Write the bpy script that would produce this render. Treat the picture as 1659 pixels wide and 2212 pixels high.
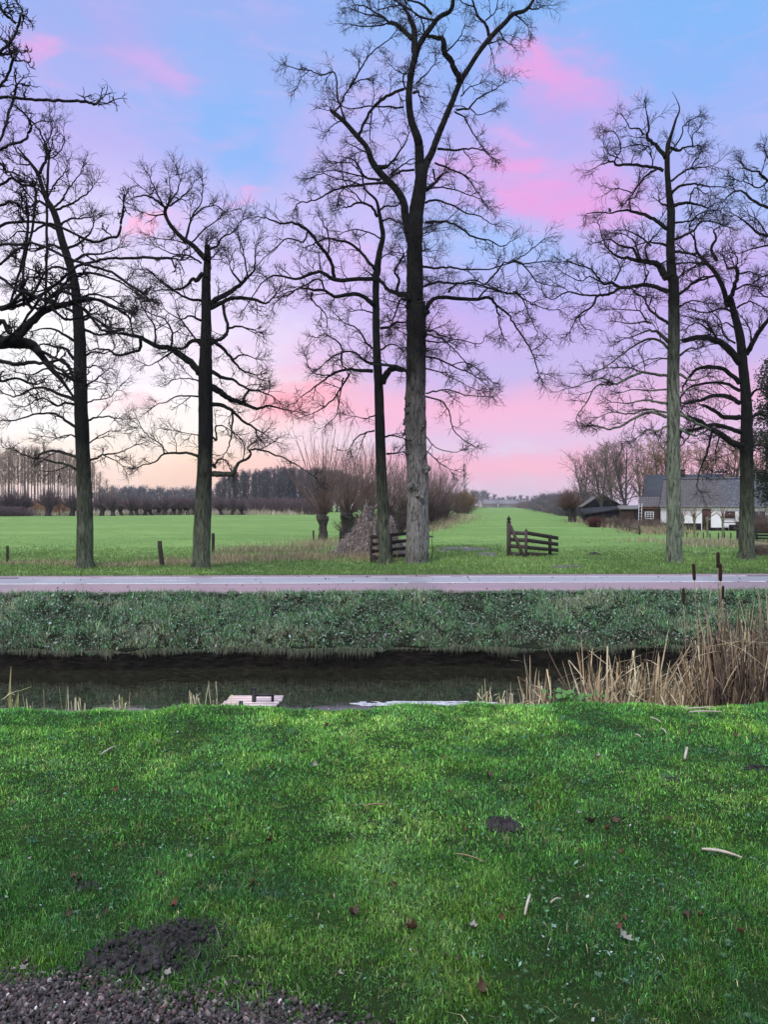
import bpy, math, random
import numpy as np
from mathutils import Vector, Matrix
for _o in list(bpy.data.objects): bpy.data.objects.remove(_o)
SC = bpy.context.scene
# ------------------------------------------------------------------ camera
F, CX, HY, EYE = 1662.0, 829.5, 1090.0, 2.2       # photo measured at 1659 x 2212; eye 2.2 m above the lawn
cam = bpy.data.cameras.new('camera'); camo = bpy.data.objects.new('camera', cam)
SC.collection.objects.link(camo); SC.camera = camo
camo.location = (0, 0, EYE); camo.rotation_euler = (math.radians(90), 0, 0)
cam.sensor_fit = 'AUTO'; cam.sensor_width = 36; cam.lens = 36*2457/3270
cam.shift_y = -0.0070; cam.clip_start = 0.05; cam.clip_end = 6000
# ------------------------------------------------------------------ view, added sun, sky
SC.view_settings.view_transform = 'Standard'; SC.view_settings.look = 'None'
SC.view_settings.exposure = 0.2; SC.view_settings.gamma = 1.0
SUN_EL, SUN_ROT, SUN_AZ = 42, 200, 200
sl = bpy.data.lights.new('fill_sun', 'SUN'); sl.energy = 1.7; sl.angle = math.radians(14); sl.color = (1.0, 0.95, 0.86)  # added fill from behind the camera, in place of soft sky glow
so = bpy.data.objects.new('fill_sun', sl); SC.collection.objects.link(so)
_az = math.radians(SUN_AZ); _el = math.radians(SUN_EL)
_sd = Vector((math.sin(_az)*math.cos(_el), math.cos(_az)*math.cos(_el), math.sin(_el)))
so.rotation_euler = _sd.to_track_quat('Z', 'Y').to_euler()

def lin(c):
    r = []
    for v in c[:3]:
        v = v/255.0
        r.append(v/12.92 if v <= 0.04045 else ((v+0.055)/1.055)**2.4)
    return tuple(r)+(1.0,)

class NT:
    """tiny node-tree helper"""
    def __init__(s, tree): s.t = tree; s.n = tree.nodes; s.l = tree.links; s.n.clear()
    def add(s, typ, _in=None, **kw):
        n = s.n.new(typ)
        for k, v in kw.items(): setattr(n, k, v)
        for k, v in (_in or {}).items():
            sock = n.inputs[k]
            if isinstance(v, bpy.types.NodeSocket): s.l.new(v, sock)
            else: sock.default_value = v
        return n
    def math(s, op, a, b=0.0, c=None, clamp=False):
        n = s.n.new('ShaderNodeMath'); n.operation = op; n.use_clamp = clamp
        for i, v in enumerate((a, b, c)):
            if v is None: continue
            if isinstance(v, bpy.types.NodeSocket): s.l.new(v, n.inputs[i])
            else: n.inputs[i].default_value = v
        return n.outputs[0]
    def mix(s, f, a, b, blend='MIX'):
        n = s.n.new('ShaderNodeMix'); n.data_type = 'RGBA'; n.blend_type = blend
        for k, v in ((0, f), (6, a), (7, b)):
            if isinstance(v, bpy.types.NodeSocket): s.l.new(v, n.inputs[k])
            else: n.inputs[k].default_value = v if k == 0 else (tuple(v)+(1,))[:4]
        return n.outputs[2]
    def ramp(s, f, stops, interp='LINEAR'):
        n = s.n.new('ShaderNodeValToRGB'); n.color_ramp.interpolation = interp
        s.l.new(f, n.inputs[0]); e = n.color_ramp.elements
        while len(e) > 1: e.remove(e[0])
        e[0].position = stops[0][0]; e[0].color = (tuple(stops[0][1])+(1,))[:4]
        for p, c in stops[1:]:
            q = e.new(p); q.color = (tuple(c)+(1,))[:4]
        return n.outputs[0]
    def noise(s, vec, scale, detail=4, rough=0.55, dist=0.0, col=False):
        n = s.add('ShaderNodeTexNoise', {'Scale': scale, 'Detail': detail, 'Roughness': rough, 'Distortion': dist})
        if vec is not None: s.l.new(vec, n.inputs['Vector'])
        return n.outputs['Color' if col else 'Fac']

W = bpy.data.worlds.new('World'); SC.world = W; W.use_nodes = True
w = NT(W.node_tree)
gen = w.add('ShaderNodeTexCoord').outputs['Generated']
sep = w.add('ShaderNodeSeparateXYZ', {0: gen}).outputs
az = w.math('ARCTAN2', sep[0], sep[1])
hyp = w.math('SQRT', w.math('ADD', w.math('MULTIPLY', sep[0], sep[0]), w.math('MULTIPLY', sep[1], sep[1])))
el = w.math('ARCTAN2', sep[2], hyp)
ae = w.add('ShaderNodeCombineXYZ', {0: az, 1: el}).outputs[0]
# ragged cloud edges: warp the sky coordinates with noise in direction space
nz = w.add('ShaderNodeVectorMath', {0: w.noise(gen, 5.0, 6, 0.6, 0.6, col=True), 1: (0.5, 0.5, 0.5)}, operation='SUBTRACT').outputs[0]
nz2 = w.add('ShaderNodeVectorMath', {0: w.noise(w.add('ShaderNodeMapping', {0: gen, 3: (1, 1, 2.2)}).outputs[0], 16.0, 6, 0.65, 0.4, col=True), 1: (0.5, 0.5, 0.5)}, operation='SUBTRACT').outputs[0]
nz2s = w.add('ShaderNodeVectorMath', {0: nz2, 1: (0.13, 0.05, 0)}, operation='MULTIPLY').outputs[0]
nzs = w.add('ShaderNodeVectorMath', {0: w.add('ShaderNodeVectorMath', {0: nz, 1: (0.15, 0.06, 0)}, operation='MULTIPLY').outputs[0], 1: nz2s}, operation='ADD').outputs[0]
wv = w.add('ShaderNodeVectorMath', {0: ae, 1: nzs}, operation='ADD').outputs[0]
wel = w.add('ShaderNodeSeparateXYZ', {0: wv}).outputs[1]
elf = w.math('DIVIDE', w.math('ADD', w.math('MULTIPLY', el, 0.6), w.math('MULTIPLY', wel, 0.4)), 1.5708)
def rp(st): return [(max(0, e/1.5708), lin(c)) for e, c in st]
SKYL = rp([(0, (240,206,196)), (.03, (251,210,188)), (.06, (253,222,198)), (.095, (254,240,226)), (.14, (253,246,246)), (.2, (246,234,250)), (.3, (216,205,247)),
           (.42, (186,178,238)), (.53, (146,178,238)), (.66, (172,168,232))])
SKYR = rp([(0, (206,192,218)), (.02, (222,188,214)), (.05, (242,180,206)), (.085, (222,190,224)), (.125, (238,180,214)), (.18, (194,178,230)), (.25, (190,172,234)),
           (.33, (164,188,244)), (.45, (158,176,240)), (.55, (138,178,240)), (.66, (126,180,242))])
cl = w.ramp(elf, SKYL); cr = w.ramp(elf, SKYR)
side = w.add('ShaderNodeMapRange', {0: w.add('ShaderNodeSeparateXYZ', {0: wv}).outputs[0], 1: -0.30, 2: 0.10}, interpolation_type='SMOOTHSTEP').outputs[0]
sky = w.mix(side, cl, cr)
cldn = w.noise(w.add('ShaderNodeMapping', {0: ae, 2: (0, 0, -.25), 3: (1.6, 4.2, 1.0)}).outputs[0], 3.4, 8, 0.60, 0.8)
CLD = w.add('ShaderNodeMapRange', {0: cldn, 1: 0.36, 2: 0.60, 3: 0.42, 4: 1.0}, interpolation_type='SMOOTHSTEP').outputs[0]
def blob(x, y, rx, ry, rot, rgb, k):
    global sky
    a = math.atan((x-CX)/F); e = math.atan((HY-y)/F*math.cos(a))
    m = w.add('ShaderNodeMapping', {0: wv, 1: (a, e, 0), 2: (0, 0, math.radians(rot)), 3: (rx/F, ry/F, 1)}, vector_type='TEXTURE').outputs[0]
    g = w.add('ShaderNodeTexGradient', {0: m}, gradient_type='QUADRATIC_SPHERE').outputs[1]
    f = w.math('MULTIPLY', w.math('MULTIPLY', g, 1.9), k, clamp=True)
    f = w.math('MULTIPLY', w.math('MINIMUM', f, min(1, k)), CLD)
    sky = w.mix(f, sky, lin(rgb))
for b in [(480, 300, 260, 210, 0, (130,182,242), .8), (640, 60, 250, 120, 0, (166,172,234), .6), (200, 60, 260, 130, 0, (176,168,232), .6),
          (330, 190, 150, 60, 20, (150,178,240), .7), (120, 118, 80, 50, 0, (226,168,226), .8), (325, 140, 100, 60, -10, (206,170,232), .7),
          (40, 760, 430, 430, 0, (255,253,255), 1.0), (250, 760, 200, 120, 0, (248,240,252), .6),
          (310, 495, 120, 24, 24, (252,188,224), 1.0), (520, 430, 90, 26, 20, (236,172,224), .8),
          (820, 330, 260, 300, 0, (232,184,232), .45), (760, 560, 300, 170, 0, (226,184,238), .6),
          (660, 865, 280, 110, 4, (255,166,182), .95), (300, 900, 300, 70, 0, (255,246,246), .8), (300, 800, 240, 80, 0, (246,236,252), .7), (640, 770, 240, 80, 0, (238,192,228), .45),
          (880, 890, 330, 55, 0, (246,182,210), .55), (720, 960, 330, 46, 0, (250,222,234), .75), (640, 1015, 300, 50, 0, (252,196,198), .7),
          (275, 870, 90, 30, -10, (246,188,206), .8), (1100, 905, 400, 42, -3, (244,182,214), .65), (1050, 1010, 420, 40, 0, (244,186,208), .6), (1000, 962, 400, 30, 0, (222,204,230), .75), (1080, 1050, 420, 30, 0, (228,196,216), .7),
          (1010, 1085, 520, 44, 0, (216,204,220), .85), (930, 735, 330, 90, 0, (214,178,234), .55),
          (1250, 165, 240, 84, -20, (236,160,222), .95), (1180, 120, 120, 34, -30, (232,166,226), .6), (1190, 130, 120, 80, 0, (236,158,220), .7), (1290, 240, 280, 160, -20, (190,168,234), .6),
          (1190, 430, 340, 125, -28, (234,160,222), .9), (1120, 300, 120, 26, -15, (222,172,230), .6), (1330, 420, 220, 170, 0, (230,160,224), .7), (1020, 380, 110, 110, 0, (220,168,228), .6), (1500, 300, 260, 200, 0, (170,176,238), .6),
          (1130, 545, 330, 60, 0, (160,190,246), .8), (1180, 610, 300, 70, 0, (172,186,242), .7), (1500, 560, 260, 130, 0, (214,170,230), .6),
          (1100, 800, 380, 60, 0, (190,180,232), .7), (1450, 900, 300, 120, 0, (214,186,230), .5), (1560, 60, 300, 260, 0, (122,180,242), .7)]:
    blob(*b)
# fine wisps
wn = w.noise(w.add('ShaderNodeMapping', {0: ae, 3: (3.0, 11.0, 1.0)}).outputs[0], 3.2, 7, 0.62, 1.0)
wf = w.add('ShaderNodeMapRange', {0: wn, 1: 0.52, 2: 0.8, 3: 0.0, 4: 0.20}).outputs[0]
sky = w.mix(wf, sky, lin((244,190,226)))
# dome above the view is boosted and neutralised as added, unseen fill light
zen = w.add('ShaderNodeMapRange', {0: el, 1: 0.72, 2: 1.1, 3: 1.0, 4: 4.2}, interpolation_type='SMOOTHSTEP').outputs[0]
nish = w.add('ShaderNodeTexSky', sky_type='NISHITA', sun_disc=False, sun_elevation=math.radians(SUN_EL), sun_rotation=math.radians(SUN_ROT)).outputs[0]
neu = w.add('ShaderNodeMapRange', {0: el, 1: 0.7, 2: 1.1, 3: 0.0, 4: 0.75}, interpolation_type='SMOOTHSTEP').outputs[0]
sky = w.mix(neu, sky, lin((206, 210, 196)))
skyb = w.add('ShaderNodeVectorMath', {0: sky, 3: zen}, operation='SCALE').outputs[0]
bg1 = w.add('ShaderNodeBackground', {0: skyb, 1: 0.93})
bg2 = w.add('ShaderNodeBackground', {0: nish, 1: 0.004})
ad = w.add('ShaderNodeAddShader', {0: bg1.outputs[0], 1: bg2.outputs[0]})
w.add('ShaderNodeOutputWorld', {0: ad.outputs[0]})
SC.cycles.max_bounces = 6; SC.cycles.transparent_max_bounces = 8

# ------------------------------------------------------------------ helpers
RNG = np.random.default_rng(7)
def P(x, y, d): return np.array([(x-CX)/F*d, d, EYE+(HY-y)/F*d])
def gd(y): return EYE*F/(y-HY)                       # distance of a ground point seen at photo row y
SLOPE = 0.034
U_LAWN, U_W0, U_W1, U_LIP, U_TOP, U_R0, U_R1 = 8.35, 11.0, 17.05, 17.15, 19.25, 19.45, 24.1
WATER = -1.4
def ss(a, b, x): t = np.clip((x-a)/(b-a), 0, 1); return t*t*(3-2*t)
def G(x, y):
    """height of the land"""
    x = np.asarray(x, float); y = np.asarray(y, float); u = y-SLOPE*x
    e = 0.03*np.sin(x*0.9+0.4)+0.03*np.sin(x*2.7)+0.03*np.sin(x*6.1+1)+.02*np.sin(x*13.7)
    ul = U_LAWN+e*0.9
    z = 0.018*np.sin(x*1.7+y*0.6)+0.014*np.sin(x*3.1-y*2.3+1.0)+0.008*np.sin(x*7.3+y*5.1)
    z = np.where(u > ul, z-1.75*ss(0, 3.6, u-ul+0.25)+0.02, z)
    lip = U_LIP+0.12*np.sin(x*1.3)+0.08*np.sin(x*3.7+np.sin(x))
    k = np.clip((u-lip)/(U_TOP-lip), 0, 1)
    zb = -1.05+0.05*np.sin(x*2.2)+(1.02)*k**0.95+0.03*np.sin(x*3+u*4)*(1-k)
    z = np.where(u > lip, zb, z)
    z = np.where((u > 13) & (u <= lip), -1.9, z)
    zr = -0.03+0.0*u
    z = np.where(u > U_TOP, zr, z)
    far = ss(24.3, 27.0, u)
    zf = 0.035*np.sin(x*0.35+u*0.21)+0.02*np.sin(x*0.9-u*0.7)+0.03
    z = np.where(u > 24.1, -0.02*(1-far)+zf*far, z)
    return z

def new_mesh(name, V, faces, mat=None, parent=None, smooth=True, cols=None, uvz=None):
    """faces: list of int arrays, each (n, k)"""
    me = bpy.data.meshes.new(name)
    V = np.asarray(V, np.float32); faces = [np.asarray(f, np.int32) for f in faces if len(f)]
    nl = sum(f.size for f in faces); nf = sum(len(f) for f in faces)
    me.vertices.add(len(V)); me.vertices.foreach_set('co', V.ravel())
    me.loops.add(nl); me.loops.foreach_set('vertex_index', np.concatenate([f.ravel() for f in faces]))
    me.polygons.add(nf)
    tot = np.concatenate([np.full(len(f), f.shape[1], np.int32) for f in faces])
    st = np.concatenate([[0], np.cumsum(tot)[:-1]]).astype(np.int32)
    me.polygons.foreach_set('loop_start', st); me.polygons.foreach_set('loop_total', tot)
    if smooth: me.polygons.foreach_set('use_smooth', np.ones(nf, bool))
    me.update(calc_edges=True)
    if cols is not None:
        a = me.color_attributes.new('Col', 'FLOAT_COLOR', 'POINT')
        c = np.ones((len(V), 4), np.float32); c[:, :3] = cols; a.data.foreach_set('color', c.ravel())
    ob = bpy.data.objects.new(name, me); SC.collection.objects.link(ob)
    if mat: me.materials.append(mat)
    if parent: ob.parent = parent
    return ob

class MB:
    """mesh builder: V and faces by size"""
    def __init__(s): s.V = []; s.F = {}; s.n = 0; s.C = []
    def add(s, V, F, col=None):
        V = np.asarray(V, float).reshape(-1, 3)
        for f in F:
            f = np.asarray(f, int)
            if len(f): s.F.setdefault(f.shape[1], []).append(f+s.n)
        s.V.append(V); s.n += len(V)
        if col is not None: s.C.append(np.broadcast_to(np.asarray(col, float), (len(V), 3)))
        return s
    def box(s, c, size, rot=0.0, tilt=None):
        c = np.array(c, float); h = np.array(size, float)/2
        v = np.array([[i, j, k] for k in (-1, 1) for j in (-1, 1) for i in (-1, 1)], float)*h
        M = Matrix.Rotation(rot, 3, 'Z')
        if tilt is not None: M = M @ Matrix.Rotation(tilt[0], 3, 'X') @ Matrix.Rotation(tilt[1], 3, 'Y')
        v = v @ np.array(M).T + c
        s.add(v, [[(0, 2, 3, 1), (4, 5, 7, 6), (0, 1, 5, 4), (2, 6, 7, 3), (0, 4, 6, 2), (1, 3, 7, 5)]]); return s
    def beam(s, a, b, w, h, jit=0.0):
        """rectangular bar from a to b, w across (horizontal), h vertical"""
        a = np.array(a, float); b = np.array(b, float); t = (b-a)/np.linalg.norm(b-a)
        up = np.array([0, 0, 1.0]) if abs(t[2]) < 0.9 else np.array([0, 1.0, 0])
        r = np.cross(t, up); r /= np.linalg.norm(r); q = np.cross(r, t)
        v = [p+r*i*w/2+q*j*h/2 for p in (a, b) for i, j in ((-1, -1), (1, -1), (1, 1), (-1, 1))]
        v = np.array(v)+(RNG.normal(0, jit, (8, 3)) if jit else 0)
        s.add(v, [[(0, 1, 2, 3), (7, 6, 5, 4), (0, 4, 5, 1), (1, 5, 6, 2), (2, 6, 7, 3), (3, 7, 4, 0)]]); return s
    def tube(s, pts, rad, S=8, cap=True, rough=0.0):
        pts = np.asarray(pts, float); rad = np.broadcast_to(np.asarray(rad, float), (len(pts),))
        V, Fq = tubes(pts[None], rad[None], S, rough)
        n = len(V); Fs = [Fq]
        if cap:
            V = np.vstack([V, pts[0], pts[-1]]); a = np.arange(S); b = (a+1) % S; o = (len(pts)-1)*S
            Fs.append(np.stack([b, a, np.full(S, n)], 1)); Fs.append(np.stack([a+o, b+o, np.full(S, n+1)], 1))
        s.add(V, Fs); return s
    def build(s, name, mat=None, parent=None, smooth=True):
        V = np.vstack(s.V)-(0 if parent is None else np.array(parent.location))
        return new_mesh(name, V, [np.vstack(f) for f in s.F.values()], mat, parent, smooth, np.vstack(s.C) if s.C else None)

def tubes(Pt, R, S, rough=0.0):
    """Pt (M,K,3), R (M,K) -> vertices, quads"""
    M, K, _ = Pt.shape
    T = np.gradient(Pt, axis=1); T /= np.linalg.norm(T, axis=2, keepdims=True)+1e-9
    T0 = Pt[:, -1]-Pt[:, 0]; T0 /= np.linalg.norm(T0, axis=1, keepdims=True)+1e-9
    ref = np.where(np.abs(T0[:, 2:3]) < 0.75, [[0, 0, 1.0]], [[0, 1.0, 0]])
    A = np.cross(T, ref[:, None, :]); A /= np.linalg.norm(A, axis=2, keepdims=True)+1e-9
    B = np.cross(T, A)
    th = np.arange(S)*2*np.pi/S
    rr = R[:, :, None]*np.ones(S)
    if rough: rr = rr*(1+RNG.normal(0, rough, rr.shape))
    V = Pt[:, :, None, :]+rr[..., None]*(np.cos(th)[None, None, :, None]*A[:, :, None]+np.sin(th)[None, None, :, None]*B[:, :, None])
    V = V.reshape(-1, 3)
    m = np.arange(M)[:, None, None]; k = np.arange(K-1)[None, :, None]; a = np.arange(S)[None, None, :]
    b = (a+1) % S; base = m*K*S
    q = np.stack([base+k*S+a, base+k*S+b, base+(k+1)*S+b, base+(k+1)*S+a], -1).reshape(-1, 4)
    return V, q

def empty(name, loc, rz=0.0):
    o = bpy.data.objects.new(name, None); SC.collection.objects.link(o)
    o.location = tuple(float(v) for v in loc); o.rotation_euler = (0, 0, rz); o.empty_display_size = 0.2; return o
def tag(o, label=None, cat=None, group=None, kind=None):
    if label: o['label'] = label
    if cat: o['category'] = cat
    if group: o['group'] = group
    if kind: o['kind'] = kind
    return o
def clone(o, parent=None):
    c = o.copy(); SC.collection.objects.link(c); c.parent = parent
    for ch in [k for k in o.children]: clone(ch, c)
    return c

# ------------------------------------------------------------------ materials
def mat(name, build):
    m = bpy.data.materials.new(name); m.use_nodes = True; t = NT(m.node_tree); sh = build(t)
    t.add('ShaderNodeOutputMaterial', {0: sh}); return m
def pr(t, col, rough=0.8, bump=None, bs=0.3, bd=0.02, spec=0.3, metal=0.0, **kw):
    d = {'Base Color': col if isinstance(col, bpy.types.NodeSocket) else (tuple(col)+(1,))[:4], 'Roughness': rough, 'Metallic': metal, 'Specular IOR Level': spec}
    d.update(kw)
    if bump is not None: d['Normal'] = t.add('ShaderNodeBump', {'Height': bump, 'Strength': bs, 'Distance': bd}).outputs[0]
    return t.add('ShaderNodeBsdfPrincipled', d).outputs[0]
def geo(t): return t.add('ShaderNodeNewGeometry').outputs['Position']
def objc(t): return t.add('ShaderNodeTexCoord').outputs['Object']
def mapp(t, v, sc): return t.add('ShaderNodeMapping', {0: v, 3: sc}).outputs[0]

def _blade(t, trans=0.24, rough=0.42):
    c = t.add('ShaderNodeAttribute', attribute_name='Col').outputs[0]
    a = pr(t, c, rough, spec=0.5)
    b = t.add('ShaderNodeBsdfTranslucent', {0: c}).outputs[0]
    return t.add('ShaderNodeMixShader', {0: trans, 1: a, 2: b}).outputs[0]
M_BLADE = mat('grass_blades', _blade)
M_STRAW = mat('dry_stalks', lambda t: _blade(t, 0.15, 0.7))

def _simple(c1, c2, scale, rough=0.85, bs=0.5, bd=0.02, sc=(1, 1, 1), spec=0.25, detail=6):
    def f(t):
        v = mapp(t, objc(t), sc); n = t.noise(v, scale, detail, 0.6)
        return pr(t, t.ramp(n, [(0.3, c1), (0.7, c2)]), rough, n, bs, bd, spec)
    return f
def _bark(lo1, lo2, dk1, dk2, h0, h1, sc=1.0):
    """ridged bark; algae and lichen low down, upper trunk painted dark as if backlit"""
    def f(t):
        p = objc(t)
        v = mapp(t, p, (7*sc, 7*sc, 1.1*sc))
        rid = t.noise(v, 2.2, 5, 0.6, 0.6)
        big = t.noise(p, 1.1, 4, 0.6)
        fine = t.noise(p, 30, 3, 0.6)
        z = t.add('ShaderNodeSeparateXYZ', {0: p}).outputs[2]
        zz = t.math('ADD', z, t.math('MULTIPLY', t.math('SUBTRACT', big, 0.5), 5.0))
        hf = t.add('ShaderNodeMapRange', {0: zz, 1: h0, 2: h1}).outputs[0]
        lo = t.ramp(rid, [(0.36, tuple(x*0.18 for x in lo1)), (0.47, lo1), (0.66, lo2)])
        dk = t.ramp(rid, [(0.32, tuple(x*0.4 for x in dk1)), (0.5, dk1), (0.75, dk2)])
        c = t.mix(hf, lo, dk)  # backlit darkness of the upper trunk is painted into the bark
        c = t.mix(t.math('MULTIPLY', fine, 0.35), c, t.mix(hf, (0.10, 0.14, 0.08), (0.03, 0.035, 0.025)))
        b = t.math('ADD', rid, t.math('MULTIPLY', fine, 0.25))
        return pr(t, c, 0.92, b, 1.0, 0.10, 0.12)
    return f
M_BARK_A = mat('oak_bark', _bark((.075,.085,.06), (.15,.165,.12), (.006,.007,.007), (.017,.019,.018), 1.0, 4.6))
M_BARK_D = mat('mossy_oak_bark', _bark((.14,.165,.125), (.26,.30,.22), (.008,.009,.008), (.022,.024,.02), 5.5, 9.5))
M_BARK_F = mat('pale_oak_bark', _bark((.20,.188,.182), (.35,.33,.32), (.009,.010,.010), (.024,.027,.024), 2.4, 8.2, 1.2))
M_TWIG = mat('twig_bark', _simple((.008,.007,.007), (.022,.019,.017), 6, 0.9, 0.2))
M_TWIG_G = mat('grey_twig_bark', _simple((.035,.03,.028), (.085,.072,.06), 3, 0.9, 0.2))
M_FRUIT = mat('fruit_tree_bark', _simple((.004,.005,.005), (.014,.016,.015), 12, 0.95, 0.6))
M_POST = mat('weathered_post_wood', _simple((.02,.018,.016), (.06,.052,.045), 5, 0.9, 0.6, 0.01, (6, 6, 1)))
# ------------------------------------------------------------------ traced trees
ZN = {'1': (0, 0, 2.991), '2': (554.6, 0, 2.991), '3': (1109.2, 0, 3.017), '4': (0, 608.7, 2.991), '5': (554.6, 608.7, 2.991), '6': (1109.2, 608.7, 3.017)}
def zpts(s):
    """'4:547,1850,100 545,1500' -> list of (x, y, w) in photo units"""
    out = []; z = None
    for tok in s.split():
        if ':' in tok: z, tok = tok.split(':')
        v = [float(q) for q in tok.split(',')]
        ox, oy, k = ZN[z]
        out.append((ox+v[0]/k, oy+v[1]/k, (v[2]/k if len(v) > 2 else None)))
    return out
def fillw(p, w1=None):
    x = [i for i, q in enumerate(p) if q[2] is not None]
    w = np.interp(range(len(p)), x, [p[i][2] for i in x])
    return np.array([(a[0], a[1], b) for a, b in zip(p, w)])
def catmull(p, n=5):
    p = np.asarray(p, float)
    if len(p) < 3:
        return np.array([p[0]+(p[-1]-p[0])*t for t in np.linspace(0, 1, n+1)])
    q = np.vstack([2*p[0]-p[1], p, 2*p[-1]-p[-2]]); out = []
    for i in range(1, len(q)-2):
        for t in np.arange(n)/n:
            a, b, c, d = q[i-1], q[i], q[i+1], q[i+2]
            out.append(0.5*((2*b)+(-a+c)*t+(2*a-5*b+4*c-d)*t*t+(-a+3*b-3*c+d)*t**3))
    out.append(p[-1]); return np.array(out)
def nrm(v): return v/(np.linalg.norm(v, axis=-1, keepdims=True)+1e-9)

def grow(st, di, ln, K, wig, up, rng):
    p = [st]; d = di.copy()
    for k in range(K-1):
        d = nrm(d+rng.normal(0, wig, d.shape)+np.array([0, 0, 1.0])*up)
        p.append(p[-1]+d*(ln/(K-1))[:, None])
    return np.stack(p, 1)
def spawn(Pt, R, n, rng, t0=0.15, t1=1.0, amin=30, amax=65, pw=1.0):
    """n side shoots on every path of the batch -> starts, directions, parent radius, t"""
    M, K, _ = Pt.shape
    t = t0+(t1-t0)*((np.arange(n)+rng.random((M, n)))/n)**pw
    f = t*(K-1); i = np.clip(f.astype(int), 0, K-2); fr = (f-i)[..., None]
    m = np.arange(M)[:, None]
    s = Pt[m, i]*(1-fr)+Pt[m, i+1]*fr; tg = nrm(Pt[m, i+1]-Pt[m, i])
    r = R[m, i]*(1-fr[..., 0])+R[m, i+1]*fr[..., 0]
    rnd = rng.normal(0, 1, tg.shape); pp = nrm(rnd-(rnd*tg).sum(-1, keepdims=True)*tg)
    a = np.radians(rng.uniform(amin, amax, t.shape))[..., None]
    d = np.cos(a)*tg+np.sin(a)*pp
    return s.reshape(-1, 3), d.reshape(-1, 3), r.reshape(-1), t.reshape(-1)

def twigs(limbs, rng, mb, dens=1.0, L=(1.05, .54, .25), rad=(.018, .0100, .0068), n2=7, n3=3, up=0.03, wig=.17, sides=3, droop=0.0, t0=.12, upb=0.25):
    """limbs: list of (points Nx3, radii N). Adds three orders of twigs to mb"""
    S, D, Ln, Rr = [], [], [], []
    for p, r, dn in limbs:
        seg = np.linalg.norm(np.diff(p, axis=0), axis=1); tot = seg.sum()
        n = max(2, int(tot*2.65*dens*dn))
        s, d, rr, t = spawn(p[None], r[None], n, rng, t0, 1.0, 28, 80)
        d = nrm(d+np.array([0, 0, upb]))
        S.append(s); D.append(d); Rr.append(rr); Ln.append(L[0]*rng.uniform(.45, 1.15, n)*(1.05-.45*t)*np.clip(rr/.03, .62, 1.1))
        # the limb runs out into a spray
        k = 3; tg = nrm(p[-1]-p[-2]); S.append(np.repeat(p[-1:], k, 0)); D.append(nrm(tg+rng.normal(0, .35, (k, 3))))
        Rr.append(np.full(k, r[-1])); Ln.append(L[0]*rng.uniform(.4, .8, k))
    S = np.vstack(S); D = np.vstack(D); Ln = np.concatenate(Ln); Rr = np.concatenate(Rr)
    P1 = grow(S, D, Ln, 7, wig, up-droop, rng)
    r0 = np.minimum(rad[0]*rng.uniform(.7, 1.25, len(S)), Rr*.7)
    R1 = r0[:, None]*np.linspace(1, .42, 7)
    V, q = tubes(P1, R1, 4); mb.add(V, [q])
    s, d, rr, t = spawn(P1, R1, n2, rng, .12, 1.0, 30, 62)
    l2 = L[1]*rng.uniform(.4, 1.1, len(s))*(1.1-.5*t)*np.repeat(np.clip(Ln/L[0]*1.5, .4, 1.2), n2)
    P2 = grow(s, d, l2, 5, wig, up-droop*.5, rng); R2 = np.minimum(rad[1], rr*.85)[:, None]*np.linspace(1, .6, 5)
    V, q = tubes(P2, R2, sides); mb.add(V, [q])
    s, d, rr, t = spawn(P2, R2, n3, rng, .2, 1.0, 25, 60)
    l3 = L[2]*rng.uniform(.4, 1.2, len(s))
    P3 = grow(s, d, l3, 3, wig, up, rng); R3 = np.minimum(rad[2], rr*.9)[:, None]*np.array([1, .85, .6])
    V, q = tubes(P3, R3, sides); mb.add(V, [q])

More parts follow.
